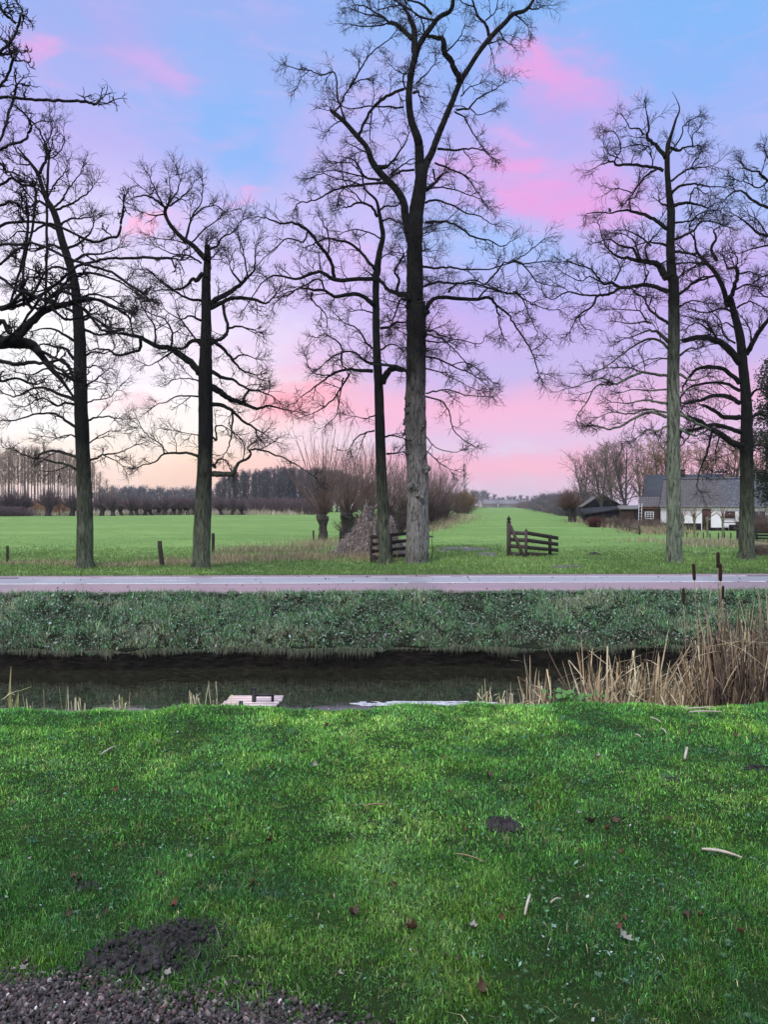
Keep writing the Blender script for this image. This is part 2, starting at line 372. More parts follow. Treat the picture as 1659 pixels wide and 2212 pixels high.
def traced_tree(name, label, base, trunk, limbs, M_tr, seed, dens=1.0, gdens=1.0, sprouts=None, flare=1.25, burls=(), cut=(), group='bare oaks along the road', cat='tree', d=None, spread=.45, twk=None, tws=1.0):
    rng = np.random.default_rng(seed)
    d0 = d or gd(base[1])
    root = empty(name, P(base[0], base[1], d0)); root.location.z = float(G(root.location.x, d0))
    tag(root, label, cat, group)
    tm = MB(); allr = []
    def conv(p, dd):
        q = np.array([P(a, b, d0+e) for (a, b, c), e in zip(p, dd)]); r = p[:, 2]/2/F*(d0+dd); return q, r
    for k, tr in enumerate(trunk):
        p = catmull(fillw(zpts(tr)), 8)
        dd = (np.cumsum(rng.normal(0, .02, len(p))) if k == 0 else np.cumsum(rng.normal(0, .02, len(p)))+rng.uniform(-.03, .03)*np.arange(len(p)))*1.0
        dd -= dd[0]
        q, r = conv(p, dd); r = r*1.06
        if k == 0:
            q = np.vstack([q[0]-[0, 0, .5], q[0]-[0, 0, .12], q[0]+[0, 0, .0], q[1:]]); r = np.concatenate([[r[0]*flare*1.15, r[0]*flare*1.05, r[0]*flare*.96], r[1:]])
        S = 20 if k == 0 else 12
        # knobbly, ribbed cross-sections
        V, F4 = tubes(q[None], r[None], S)
        Vr = V.reshape(len(q), S, 3); ph = rng.uniform(0, 6.28, 4); th = np.arange(S)*2*np.pi/S
        z = np.linspace(0, 1, len(q))[:, None]*len(q)
        f = 1+.045*np.sin(3*th+ph[0]+z*.12)+.035*np.sin(5*th+ph[1]-z*.2)+.03*rng.normal(0, 1, (len(q), S))
        if k == 0:
            low = np.exp(-np.maximum(q[:, 2]-root.location.z, 0)/.35)[:, None]; f = f+low*.10*np.sin(5*th+ph[2])
        V = (q[:, None]+(Vr-q[:, None])*f[..., None]).reshape(-1, 3)
        tm.add(np.vstack([V, q[-1]]), [F4, np.stack([(len(q)-1)*S+np.arange(S), (len(q)-1)*S+(np.arange(S)+1) % S, np.full(S, len(V))], 1)])
        allr.append((q, r))
    LB = []
    for li, s in enumerate(limbs):
        dn = 1.0
        if s[0] == '*': dn = float(s[1:4]); s = s[5:]
        p = fillw(zpts(s)); p = catmull(p, 4)
        L = np.cumsum(np.r_[0, np.hypot(*np.diff(p[:, :2], axis=0).T)])
        sl = rng.uniform(-spread, spread); dd = sl*L/F*d0+np.cumsum(rng.normal(0, .035, len(p))); dd -= dd[0]
        q, r = conv(p, dd); r = np.maximum(r*1.4, .016)
        q[1:] += rng.normal(0, .012*d0/28, q[1:].shape)
        tm.tube(q, r, 8 if r[0] > .05 else 6, True, .05)
        LB.append((q, r, dn))
    for (bx, by, br) in burls:
        c = P(*[ZN['5'][0]+bx/2.991, ZN['5'][1]+by/2.991], d0)
        j = min(range(len(allr[0][0])), key=lambda i: abs(allr[0][0][i][2]-c[2])); ax = allr[0][0][j]; rr = allr[0][1][j]
        off = c[0]-ax[0]; yo = -math.sqrt(max(rr*rr-off*off, .01*rr)); c = np.array([ax[0]+off*.86, ax[1]+yo*.86, c[2]]); R = br/2.991/F*d0
        for _ in range(14):
            cc = c+rng.normal(0, .42, 3)*R*[.8, .6, 1.1]; icoV, icoF = ICO; s_ = R*rng.uniform(.25, .5)
            tm.add(icoV*s_*(1+rng.normal(0, .13, (len(icoV), 1)))+cc, [icoF])
    tm.build('trunk', M_tr, root)
    cm = MB()
    kw = dict(dens=dens*gdens); kw.update(twk or {})
    # secondary limb wood from leaders too
    lt = [(q, r, dn) for q, r, dn in LB]
    for q, r in allr[1:]: lt.append((q, r, .55))
    twigs(lt, rng, cm, **kw)
    if sprouts:
        z0, z1, n, ln = sprouts
        q, r = allr[0]; zz = rng.uniform(z0, z1, n)+root.location.z
        i = np.array([np.argmin(abs(q[:, 2]-z)) for z in zz]); a = rng.uniform(0, 6.28, n)
        dv = np.stack([np.cos(a), np.sin(a), rng.uniform(-.1, .5, n)], 1); s = q[i]+dv*r[i][:, None]*[1, 1, 0]*.8
        s[:, 2] = zz
        Ls = ln*rng.uniform(.35, 1.1, n); Pp = grow(s, nrm(dv), Ls, 8, .16, -.03, rng); Rr = (.020*rng.uniform(.6, 1.2, n))[:, None]*np.linspace(1, .5, 8)
        V, f4 = tubes(Pp, Rr, 4); cm.add(V, [f4])
        twigs([(Pp[k], Rr[k], .8) for k in range(n)], rng, cm, dens=dens, L=(.9, .5, .25), up=-.01, wig=.22)
    cm.build('crown', M_TWIG, root)
    return root
def _ico():
    import bmesh
    b = bmesh.new(); bmesh.ops.create_icosphere(b, subdivisions=2, radius=1)
    v = np.array([q.co for q in b.verts]); f = np.array([[x.index for x in q.verts] for q in b.faces]); b.free(); return v, f
ICO = _ico()

# --- tree A
traced_tree('oak_tree', 'bare oak with a leaning dark trunk, leftmost tree standing by the road', (183, 1229),
 ['4:547,1850,100 545,1500,92 535,1200,84 520,800,78 515,400,70 1:500,1990,60 470,1790,50 400,1560,44 350,1380,38 290,1270,28 245,1130,24 200,1060,18 150,1000,12 110,950,8'],
 ['1:245,1130,16 290,1040,13 295,950,11 265,880,8 250,840,7 180,760,6 130,710,4', '1:290,1030,9 340,1015,8 370,990 410,930 415,880,4', '1:297,930,7 330,850 330,780,4', '1:200,1060,8 130,1000 90,950 80,870,4', '1:190,1060,8 120,1060 70,1040,4',
  '1:340,1340,12 400,1290 430,1230 470,1180 520,1120,5', '1:380,1470,12 430,1420 520,1410 590,1400,5', '1:350,1360,12 420,1330 500,1290 560,1250 600,1210,5', '1:300,1290,10 340,1200 400,1130 430,1080,4', '1:330,1350,14 250,1300 180,1340 100,1330,5',
  '1:300,1290,10 240,1220 160,1200 100,1230,4', '1:370,1480,14 280,1450 200,1500 120,1490 60,1540,5', '1:420,1610,14 520,1560 580,1500 610,1430,5', '1:450,1700,14 560,1640 660,1640 760,1600,5', '1:420,1620,14 330,1580 220,1620 140,1600,5',
  '1:470,1790,14 580,1760 700,1790 820,1850 900,1900,5', '1:460,1760,14 360,1720 260,1760 160,1720,5', '1:480,1860,14 380,1830 240,1880 100,1850,5', '1:500,1930,12 600,1900 720,1930 820,1990,5',
  '4:515,130,14 620,110 720,150 840,200,5', '4:515,250,14 600,230 700,290 800,300,5', '4:515,300,14 640,340 740,330 800,380,4', '4:475,200,14 380,150 300,180 200,120,5', '4:475,500,16 420,430 350,420 280,400 180,430,5', '4:475,380,14 400,330 300,300 200,320,5', '4:540,480,12 600,450 680,460 740,430,4',
  '4:485,760,18 420,740 300,690 200,690 100,740 20,720,5', '4:490,790,14 420,780 360,800 270,750 160,800,4', '4:490,940,14 400,880 340,850 250,850 100,890 0,895,5', '4:490,640,14 400,600 300,560 200,600 100,580,4',
  '*0.5 4:495,1130,15 400,1100 330,1090 260,1110 230,1140 140,1110 80,1080,5', '*0.4 4:497,1215,14 430,1180 330,1160 270,1140 220,1145,5', '*0.5 4:500,1010,9 440,990 360,1010 290,1000,3', '4:560,900,12 600,880 680,870 760,880,5', '*0.7 4:575,1150,13 620,1140 660,1115 740,1110 800,1090 860,1060,4', '*0.6 4:660,1115,7 740,1150 790,1190,3', '*0.7 4:575,1040,8 620,1010 690,970 770,960,3', '4:555,670,10 600,640 640,610 690,570,4', '4:560,780,8 620,760 700,750 750,700,3', '4:550,560,10 600,540 650,550,4'],
 M_BARK_A, 11, .85)

# --- tree B
traced_tree('oak_tree', 'bare oak with a snapped top, second trunk from the left by the road', (438, 1230),
 ['4:1300,1860,108 1310,1500,98 1325,1100,88 1325,750,84 1325,580,82 1330,300,62 1330,0,52 1:1335,1800,48 1340,1640,40 1337,1580,30',
  '1:1325,1670,34 1250,1590,30 1180,1540,26 1120,1480,24 1080,1420,22 1065,1370,22 1075,1335,16'],
 ['1:1075,1340,12 1110,1280 1150,1220 1160,1150,4', '1:1070,1340,12 1000,1290 940,1260 880,1270 850,1280,4', '1:1090,1330,10 1150,1290 1200,1250 1240,1200,4', '1:1065,1350,10 1030,1280 990,1200 970,1160,4', '1:1080,1345,8 1100,1240 1090,1150,4', '1:1070,1380,8 1000,1390 920,1370,4',
  '1:1200,1540,12 1220,1460 1240,1400 1300,1300 1310,1180,4', '1:1240,1400,7 1320,1340 1400,1330 1440,1360,4', '1:1230,1570,8 1320,1480 1400,1420 1430,1390,4', '1:1345,1610,12 1400,1590 1440,1530 1500,1500 1550,1430,4', '*0.2 1:1340,1680,14 1385,1650,4', '*0.1 1:1332,1600,16 1328,1560,3', '*0.1 1:1344,1600,14 1350,1572,3', '*0.5 1:1200,1570,6 1120,1550 1030,1542,3',
  '1:1305,1770,22 1270,1810,20 1240,1800 1200,1850 1120,1870 1060,1840,5', '1:1120,1870,8 1020,1800 950,1740 890,1740,4', '1:1300,1700,10 1220,1650 1120,1640 1030,1600,4', '1:1360,1970,30 1400,1930 1480,1890 1560,1830,18 1600,1790 1640,1740 1650,1620,5', '1:1360,1990,20 1440,1950,20 1520,1920 1659,1940,14 2:60,1960 120,1900,6', '1:1560,1830,12 1500,1760 1480,1700,4', '1:1600,1800,8 1580,1680 1560,1580 1540,1540,4',
  '4:1300,120,14 1200,100 1100,50 1000,60,5', '4:1290,590,36 1230,520,32 1150,460 1100,430,26 1000,410 910,360,18 820,340 720,320 650,270,6', '4:905,360,16 905,430 860,450 760,475,12 700,440 620,430 560,450,4', '4:1000,410,10 1000,300 940,200 900,120,4', '4:860,345,8 840,250 860,150,4', '4:1100,430,12 1110,330 1060,240 960,200,4',
  '4:1300,380,22 1240,380 1190,420 1100,430,10', '4:1300,420,10 1210,300 1150,220 1130,120,4', '4:1110,450,10 1040,500 960,540,4', '4:1300,250,12 1230,220 1160,240 1060,180,4',
  '4:1440,150,14 1450,200 1470,290 1460,340 1420,370 1370,395,16', '4:1470,300,12 1530,285 1600,300 1659,320,5', '4:1365,370,20 1440,430 1500,500 1560,570 1650,600,6', '4:1500,500,10 1580,470 1650,500,4', '4:1370,580,20 1440,620 1500,630 1600,690 1680,700,6', '4:1370,680,34 1420,710,30 1480,750 1560,780 1659,820,14 5:80,800 200,830,5', '4:1370,790,20 1440,800 1500,830 1560,890 1640,940 1659,1000,7', '4:1500,830,10 1495,960 1480,1060 1450,1110,4', '4:1560,780,12 1610,700 5:60,720 140,770,4', '4:1640,940,8 5:40,980 100,1020,4',
  '*0.8 4:1280,740,9 1200,735 1130,740 1060,780 1010,790,4', '*0.7 4:1280,640,8 1200,620 1120,630,3', '*0.7 4:1280,1130,14 1220,1105 1130,1105 1060,1110 1000,1160 930,1180 880,1200,4', '*0.8 4:1060,1110,8 1040,1050 960,1000 910,940,3', '*0.6 4:1280,990,6 1220,980 1130,960,3', '*0.3 4:1375,1240,28 1430,1240,26 1500,1235,24 1540,1170,14 1600,1140 1620,1100,10 1600,1070 1640,1040,6', '*0.5 4:1620,1085,10 5:0,1080,10 100,1110 200,1150 300,1210 370,1260,4', '4:1370,1000,12 1400,1020 1390,940 1440,930 1490,960,4', '*0.6 4:1370,1180,14 1390,1200 1400,1150 1460,1150 1480,1190,4'],
 M_BARK_A, 12, .9)

# --- tree C
traced_tree('oak_tree', 'slim dark oak standing just left of the tallest pale trunk', (830, 1218),
 ['5:830,1820,76 815,1500,68 800,1100,62 790,700,56 775,400,46 770,0,40 2:775,1760,44 790,1640,36 815,1530,30 805,1450,26 790,1370,22 770,1290,16 700,1220,12 680,1130,9 660,1070,6'],
 ['2:775,1810,22 700,1800,20 510,1805,20 440,1770 380,1760 250,1800 150,1780 60,1800 1:1580,1990,4', '2:500,1800,18 490,1720 450,1640 400,1580 330,1490,14 250,1440 150,1440 60,1410 10,1400,4', '2:330,1490,9 300,1560 200,1540 120,1600 20,1690,4', '2:760,1740,16 700,1660 620,1580 520,1550 450,1540 380,1570 300,1600,5', '2:460,1640,9 470,1560 440,1460 400,1400,4',
  '2:755,1970,22 680,1910,20 600,1900 500,1915 440,1880,14 350,1870 280,1860 200,1900,5', '*0.5 2:360,1890,10 350,1930 5:370,130 440,200 455,280,4', '2:440,1880,10 400,1800 300,1850 180,1900 100,1980,4', '2:780,1400,14 740,1330 650,1310 600,1335 570,1340,6', '2:700,1320,8 620,1240 560,1200,4', '2:790,1360,10 830,1330 900,1330 930,1290,5', '2:810,1430,10 860,1410 920,1440,4', '2:690,1200,7 600,1170 500,1150 420,1120 350,1150,4', '2:680,1130,6 620,1060 560,1050 490,1040,4', '2:800,1540,8 720,1500 640,1480 560,1500,4', '2:780,1700,8 840,1640 900,1650,4',
  '5:750,575,18 650,570 580,565 480,600 400,660 290,740,5', '5:600,590,10 560,660 490,760 400,830 350,850,4', '5:760,530,14 700,510 640,460 570,450 480,490 400,560,4', '5:550,450,10 550,530 580,565,8', '5:560,450,9 520,380 440,340 380,360,4', '5:810,650,32 840,590,30 880,560 950,570,20', '5:745,430,11 700,380 650,300 560,260 500,200,4', '5:800,300,14 860,290 900,260 960,260,8', '5:750,200,8 680,180 600,190,4',
  '*0.8 5:760,960,9 690,980 640,1010 600,1070,4', '*0.8 5:830,1000,10 880,990 950,1010,5', '*0.5 5:840,1110,12 900,1110,4', '*0.8 5:770,860,8 700,880 640,870,3', '5:800,440,10 870,400 950,440,4', '5:560,620,8 540,720 520,850 480,900,3', '5:470,600,7 400,600 340,560 320,490,3'],
 M_BARK_A, 13, .85)

# --- tree F, the big one
traced_tree('oak_tree', 'tallest bare oak with a thick pale grey trunk, burls and three great limbs', (900, 1218),
 ['5:1033,1820,145 1035,1600,135 1040,1300,128 1030,1000,130 1030,700,122 1030,400,118 1030,150,115 2:1020,1990,108 1020,1800,100 1020,1600,95 1030,1400,90 1048,1280,84 1062,1150,74 1060,1080,64',
  '2:1055,1120,60 1050,1000,56 1040,900,52 1000,780,44 985,650,40 995,500,38 1020,380,36 1060,270,34 1130,170,30 1180,110,28 1250,70,26 1270,0,24 1255,-60,18 1230,-130,10',
  '2:1070,1140,54 1100,1050,46 1130,990,42 1170,880,38 1220,760,36 1270,640,34 1310,540,32 1370,440,30 1440,330,28 1520,230,30 1600,150,28 1659,90,26 3:80,65,22 130,0,18 150,-60,12 190,-120,7',
  '2:985,1560,40 960,1400,46 945,1300,46 890,1210,42 820,1140,42 750,1050,38 710,950,32 650,880,30 570,790,28 500,730,26 478,712,22'],
 ['2:1020,400,28 1020,300,28 1020,200,26 1000,140,22 960,60,12 900,0,8 860,-60,5', '2:1000,250,22 930,180,20 865,138,18', '2:870,145,10 780,90 700,40 640,30,5', '2:880,160,9 800,110 700,90 620,60,4', '2:870,150,8 800,160 700,170 620,160,4', '2:1315,530,26 1290,470,28 1260,400,26 1210,330,26 1205,250,22 1150,240,18 1075,212,14', '2:1090,215,10 1060,120 1000,60 940,-20,4', '2:1500,230,16 1480,160 1430,100 1400,20 1380,-40,7', '2:1160,130,10 1060,110 960,40 880,40 780,60,4', '2:1130,90,14 1060,20 980,0 900,-40,4',
  '2:660,880,13 690,800 740,710 800,650 880,600 950,575,14', '2:740,710,7 735,800 730,900,4', '2:575,790,10 545,700 520,620 515,510 490,465 410,480 330,450 260,445 200,425,4', '2:490,730,9 540,670 580,590 640,530 700,510,6', '2:600,560,9 650,480 700,400 760,320 850,260 900,200,4', '*0.6 2:340,450,4 290,500 265,550,3', '2:950,690,9 850,690 730,685 600,700 500,650,4', '2:1020,1095,11 920,1110 860,1150,9', '2:860,1130,10 920,1080 1010,1020,5', '2:835,1080,12 900,1010 960,920 980,860,4', '*0.2 2:790,1080,24 838,1076,20',
  '2:850,1185,12 700,1190 560,1210 470,1240 380,1290 270,1310 250,1330,4', '2:800,1160,12 700,1140 650,1060 600,1020 530,1050,4', '2:710,1140,8 600,1120 500,1100 410,1110,4', '2:640,1180,6 540,1240 520,1340,4', '2:740,1000,8 660,960 600,930,4', '2:560,780,7 500,800 460,850,3',
  '2:1090,1230,18 1150,1180,14 1200,1125,12', '2:1140,1090,10 1150,1140 1155,1170,8', '*0.9 2:1090,1310,11 1150,1290 1250,1320 1350,1370 1450,1400 1520,1450,4', '*0.9 2:1090,1435,12 1200,1430 1300,1460 1400,1530 1500,1550 1590,1590 1640,1560,4', '2:1170,960,12 1270,970 1350,960 1430,960 1500,990,4', '*0.8 2:1280,720,9 1340,760 1400,860 1460,950 1510,1010,4', '2:1290,710,10 1370,700 1400,660 1450,620 1530,580 1595,540,4', '2:1150,1050,10 1250,1090 1350,1140 1420,1230 1470,1310,4', '2:1100,1220,8 1200,1210 1330,1240 1430,1280,4', '2:1320,620,7 1380,560 1440,540,3', '2:1380,700,6 1440,740 1540,700,3', '2:990,620,9 950,540 955,480 975,455,6', '2:1010,600,14 1045,590 1050,620,6', '2:1030,540,8 1100,470 1160,400,4', '2:1020,480,7 940,470 880,440,4',
  '2:1470,290,8 1540,270 1560,250,4', '2:1560,190,8 1600,250 1640,290,3', '3:10,95,8 60,130 100,180,4', '3:100,50,8 150,60 200,30,4', '2:1230,330,8 1300,260 1340,180,4', '2:1480,130,7 1540,80 1560,10,4', '2:1400,40,7 1340,20 1300,-30,4',
  '*0.6 2:1060,1720,12 1150,1730 1250,1725 1350,1740 1500,1735 1640,1700,5', '2:1080,1850,12 1180,1820 1300,1830 1400,1830 1500,1860 1600,1890 1659,1900,6', '*0.8 2:1240,1890,10 1280,1840 1400,1810 1480,1840,6', '2:1480,1830,9 1540,1770 1600,1700 1659,1690 3:100,1640 200,1560,4', '3:0,1690,8 80,1740 150,1830 250,1860,4', '*0.8 2:1095,1990,24 1130,1940,20 1200,1920 1320,1930,18 1430,1930 1500,1920 1540,1960,12 5:1555,180 1565,250 1585,330,5', '5:1545,150,11 1620,200 1659,260 6:50,340 120,450 150,540 170,620,5', '2:1430,1930,9 1500,1860 1600,1890 3:60,1920 100,2000,4', '6:0,60,8 60,110 100,200 130,270 160,340,4', '6:10,60,7 100,130 200,170 280,182,3', '3:0,1700,8 60,1720 200,1700 330,1710,4', '*0.7 6:120,450,5 180,410 220,370,3', '*0.6 6:150,590,4 210,600,3',
  '2:985,1900,20 930,1905,26 900,1890,20 850,1870 800,1810 740,1770,12', '2:905,1875,14 920,1800 890,1750 930,1680 950,1640,8', '5:975,580,18 900,545,16 820,535 740,530 700,515,7', '5:960,120,10 930,110 900,190 860,290,5', '5:900,190,8 880,240 830,260,4',
  '5:1090,310,12 1160,322,6', '*0.9 5:1100,340,9 1200,370 1280,440 1350,520 1400,600,4', '5:1095,480,10 1200,510 1300,560 1400,600 1500,680,4', '5:1250,540,6 1350,520 1450,580 1520,640,3', '*0.9 5:1095,720,9 1180,700 1260,700 1350,730 1480,740,4', '*0.7 5:1090,740,9 1180,760 1240,830 1260,920 1310,1000 1420,1065,4', '*0.7 5:1095,1000,7 1160,1070 1260,1100 1320,1090,3', '*0.6 5:1095,1090,6 1160,1150 1250,1210,3', '5:1095,380,8 1200,390 1300,370 1440,400 1480,350,3', '5:1095,560,8 1180,580 1300,640 1420,700,3'],
 M_BARK_F, 14, .8, sprouts=(7.5, 13.0, 60, 1.3),
 burls=[(1095, 190, 30), (975, 110, 40), (1080, 330, 34), (975, 820, 42), (960, 740, 26), (1075, 800, 30), (955, 900, 26), (1075, 720, 24), (1085, 900, 22), (1000, 940, 20), (1070, 960, 24), (955, 970, 22), (975, 1105, 26), (1090, 1205, 34), (1010, 1320, 38), (1050, 1380, 36), (1000, 1330, 26), (985, 260, 30), (1050, 1040, 20), (1015, 1740, 16), (1080, 1060, 20), (1000, 700, 20)], twk=dict(up=-.01, wig=.22), flare=1.12)

# --- tree D
traced_tree('oak_tree', 'tall straight oak with a green grey trunk, in front of the white farmhouse gable', (1457, 1217),
 ['6:1050,1830,96 1045,1500,85 1045,1100,78 1045,700,74 1050,300,68 1045,0,62 3:1035,1800,58 1025,1600,50 1030,1400,46 1015,1250,36 1005,1100,32 1010,950,28 1030,880,20 1060,780,13 1085,710,8 1062,640,4 1035,595,2'],
 ['3:995,1030,20 950,970,18 900,920,16 870,890,14 885,840 875,760 865,700,4', '3:850,880,9 820,840 760,830 740,790 705,740,4', '3:980,1110,16 930,1090 850,1080 760,1070 680,1075,12 650,1050,10 600,1060 540,1090,3', '3:660,1050,7 700,980 690,900 650,850,4', '3:690,1030,6 620,1000 590,940,3', '3:930,1105,12 870,1140 820,1200 780,1260 740,1310 700,1340,4', '3:780,1260,6 700,1230 640,1230,3', '3:900,1020,7 890,960 820,940 740,950,4', '3:905,1080,7 905,1030 870,980,4',
  '*0.6 3:1005,1490,20 950,1450,18 880,1410 800,1380,14 720,1370,10 620,1385,7 520,1385 470,1400,4', '3:765,1370,7 760,1300 800,1280,4', '3:1000,1340,12 960,1320 945,1270,4', '3:1005,1820,36 980,1780,34 940,1720,28 880,1705,24 820,1700,18 740,1680 700,1680,12 640,1640 600,1600 560,1470,4', '3:820,1695,14 780,1620 700,1600 620,1560 540,1580,4', '3:880,1700,12 860,1620 900,1560 960,1500,4', '3:830,1690,10 780,1560 700,1520,4', '3:900,1600,10 820,1540 740,1500 660,1500,4', '3:1000,1600,12 920,1580 850,1580 770,1610,4', '3:940,1730,10 1000,1700,6',
  '3:1010,1900,22 940,1870 850,1855,20 760,1870 690,1870,16 640,1840 590,1850 550,1800 500,1750 400,1720 330,1700,4', '*0.9 3:690,1880,14 620,1920 550,1925,12 520,1990 450,2035 6:420,230 380,300,5', '3:550,1925,10 450,1920 350,1900 250,1950 190,1900,4', '3:660,1830,9 700,1740 640,1660,4', '3:590,1850,8 500,1800 440,1830 330,1780,4', '*0.7 6:430,210,6 440,270 470,310,3', '3:850,1855,10 880,1780 860,1740,4', '3:760,1870,8 820,1920 900,1940,4',
  '3:1025,960,16 1080,980 1110,960 1170,950,6', '3:1170,960,8 1170,880 1210,840,4', '3:1020,1000,8 1100,880 1110,820 1180,770,4', '3:1030,1180,12 1090,1130 1150,1100 1220,1090 1300,1080,4', '3:1035,1260,14 1090,1210 1180,1200 1260,1210 1370,1220,5', '3:1150,1100,7 1200,1030 1220,1000,4', '3:1040,1340,18 1120,1320 1200,1330 1260,1350,7', '3:1150,1320,8 1180,1220 1250,1260,4', '3:1050,1560,14 1120,1530 1180,1500 1220,1450 1300,1440 1400,1480,5', '3:1060,1450,10 1150,1440 1240,1380 1350,1370,4', '3:1060,1640,14 1140,1650 1200,1670,7', '3:1060,1720,10 1150,1710 1260,1720,5', '3:1075,1920,16 1130,1880 1200,1820 1330,1790,5', '3:1060,1820,9 1140,1760 1200,1740,4',
  '6:1005,610,14 920,600 840,590 780,610 700,650 660,665,10 590,630 520,640 400,685,4', '6:660,665,8 540,680 480,780 430,850 410,890,4', '6:1010,390,20 960,340,16 920,320 860,320,8 800,350 700,380,4', '6:1010,430,14 950,380 880,370 780,420 700,480 600,550 500,600,4', '6:900,270,10 850,260 760,270 680,260,4', '6:1005,790,14 930,780 850,770 760,790 640,780,4', '6:1000,880,16 900,850 800,880 720,930 630,960 560,940 500,930,5', '6:1000,850,12 880,830 760,860 640,850 560,880,4', '6:1010,270,16 950,230 880,170 860,110 800,80,5', '6:880,270,8 820,190 720,180 640,180,3', '6:1000,940,10 930,970 870,960 810,1010,3', '*1.3 6:1005,1130,10 960,1060 930,990,4', '6:840,590,8 760,560 640,560 560,570,3', '6:1000,700,10 900,710 800,700 700,720,4', '6:1005,500,8 900,500 800,540,4',
  '6:1085,480,12 1150,430 1200,440,6', '6:1085,600,14 1160,640 1250,620,5', '6:1085,860,20 1200,920 1290,960,8', '6:1090,720,10 1180,700 1280,720,4', '6:1090,960,16 1180,1000 1230,990,5', '6:1080,160,10 1160,120 1260,140,4'],
 M_BARK_D, 15, .85)

# --- tree E
traced_tree('oak_tree', 'dark oak with crooked spreading limbs, rightmost trunk by the road', (1613, 1206),
 ['6:1523,1800,92 1525,1400,82 1520,1100,76 1520,800,64 1495,500,54 1480,350,50 1440,200,40 1415,100,30 3:1400,1990,34 1370,1880,28 1320,1780,26 1260,1710,20 1200,1640,16 1185,1560,10 1180,1500,7'],
 ['3:1200,1650,12 1140,1650 1080,1600,5', '3:1400,1960,24 1440,1870,20 1465,1780,18 1450,1740 1400,1750,10 1380,1690,6', '3:1330,1700,16 1290,1620,14 1325,1550 1310,1500 1340,1480,5', '3:1465,1790,10 1530,1770 1600,1790,5', '3:1270,1710,12 1200,1720 1120,1790,5', '3:1180,1560,8 1150,1480 1180,1430 1220,1420,4', '3:1330,1790,12 1240,1820 1150,1860 1090,1910,5', '3:1440,1890,10 1520,1850 1600,1870 1659,1840,4', '3:1450,1750,8 1460,1680 1420,1620,4',
  '6:1480,530,36 1400,430,32 1320,380,30 1220,360,26 1110,385,22', '6:1220,360,12 1290,330 1200,270 1130,300,5', '6:1340,390,12 1280,290 1240,250 1100,220,4', '6:1475,660,22 1420,600 1350,560,20 1250,555 1180,580 1130,650 1100,700,8', '6:1480,710,16 1380,660 1250,660 1150,690 1100,740,6', '6:1480,790,24 1400,750 1300,740,18 1200,780 1100,790,8', '6:1495,1070,34 1420,1040,30 1350,990,28 1290,960,24 1200,900 1130,880 1090,850,14', '6:1485,980,22 1400,950 1300,930 1200,960 1100,970 1090,1020,12', '6:1480,880,26 1380,880 1300,830 1230,800,12', '*0.5 6:1295,980,12 1270,1090 1250,1150 1210,1260 1200,1340,5', '*0.5 6:1250,1150,6 1290,1230 1330,1240,3', '*0.6 6:1350,990,8 1320,1100 1320,1200,3', '6:1520,470,28 1560,400,24 1600,330,22 1659,250,18 1720,150,10', '6:1540,760,14 1590,700 1650,690,6', '6:1440,200,12 1360,170 1270,200 1180,180,5', '6:1480,330,10 1400,270 1340,280,5', '6:1560,400,8 1540,300 1500,240,4', '6:1540,900,14 1600,860 1680,880,5', '6:1540,1080,12 1600,1060 1680,1090,5', '6:1460,170,10 1540,130 1620,160,5', '6:1450,400,10 1380,350 1350,250 1300,200,4', '*0.7 6:1200,900,8 1150,1000 1100,1060,4', '6:1400,1040,9 1450,1090 1400,1130,3'],
 M_BARK_A, 16, 1.0)

# --- tree G, trunk just outside the right edge
traced_tree('oak_tree', 'bare tree whose fine crown enters at the right edge of the sky', (1745, 1206),
 ['6:1915,1800,80 1900,1200,70 1890,600,60 1880,0,50 3:1880,1700,44 1870,1400,34 1850,1100,22 1830,900,10'],
 ['3:1870,1560,22 1760,1540 1659,1530,16 1600,1520 1520,1450 1440,1400,4', '3:1870,1420,20 1760,1380 1659,1350,14 1560,1300 1480,1240 1400,1280 1380,1300,4', '3:1850,1300,18 1760,1220 1659,1180,12 1600,1120 1520,1100 1490,1060,4', '3:1840,1150,14 1750,1080 1659,1030 1640,960,4', '3:1880,1640,16 1760,1620 1659,1600 1560,1620 1480,1650,4', '3:1890,1800,16 1760,1760 1659,1790 1580,1830,5', '3:1659,1180,8 1600,1220 1520,1190 1450,1170,4', '3:1659,1530,8 1600,1440 1540,1400,4', '6:1890,100,16 1760,60 1659,100 1600,60,5'],
 M_BARK_A, 17, 1.0, d=31.5)

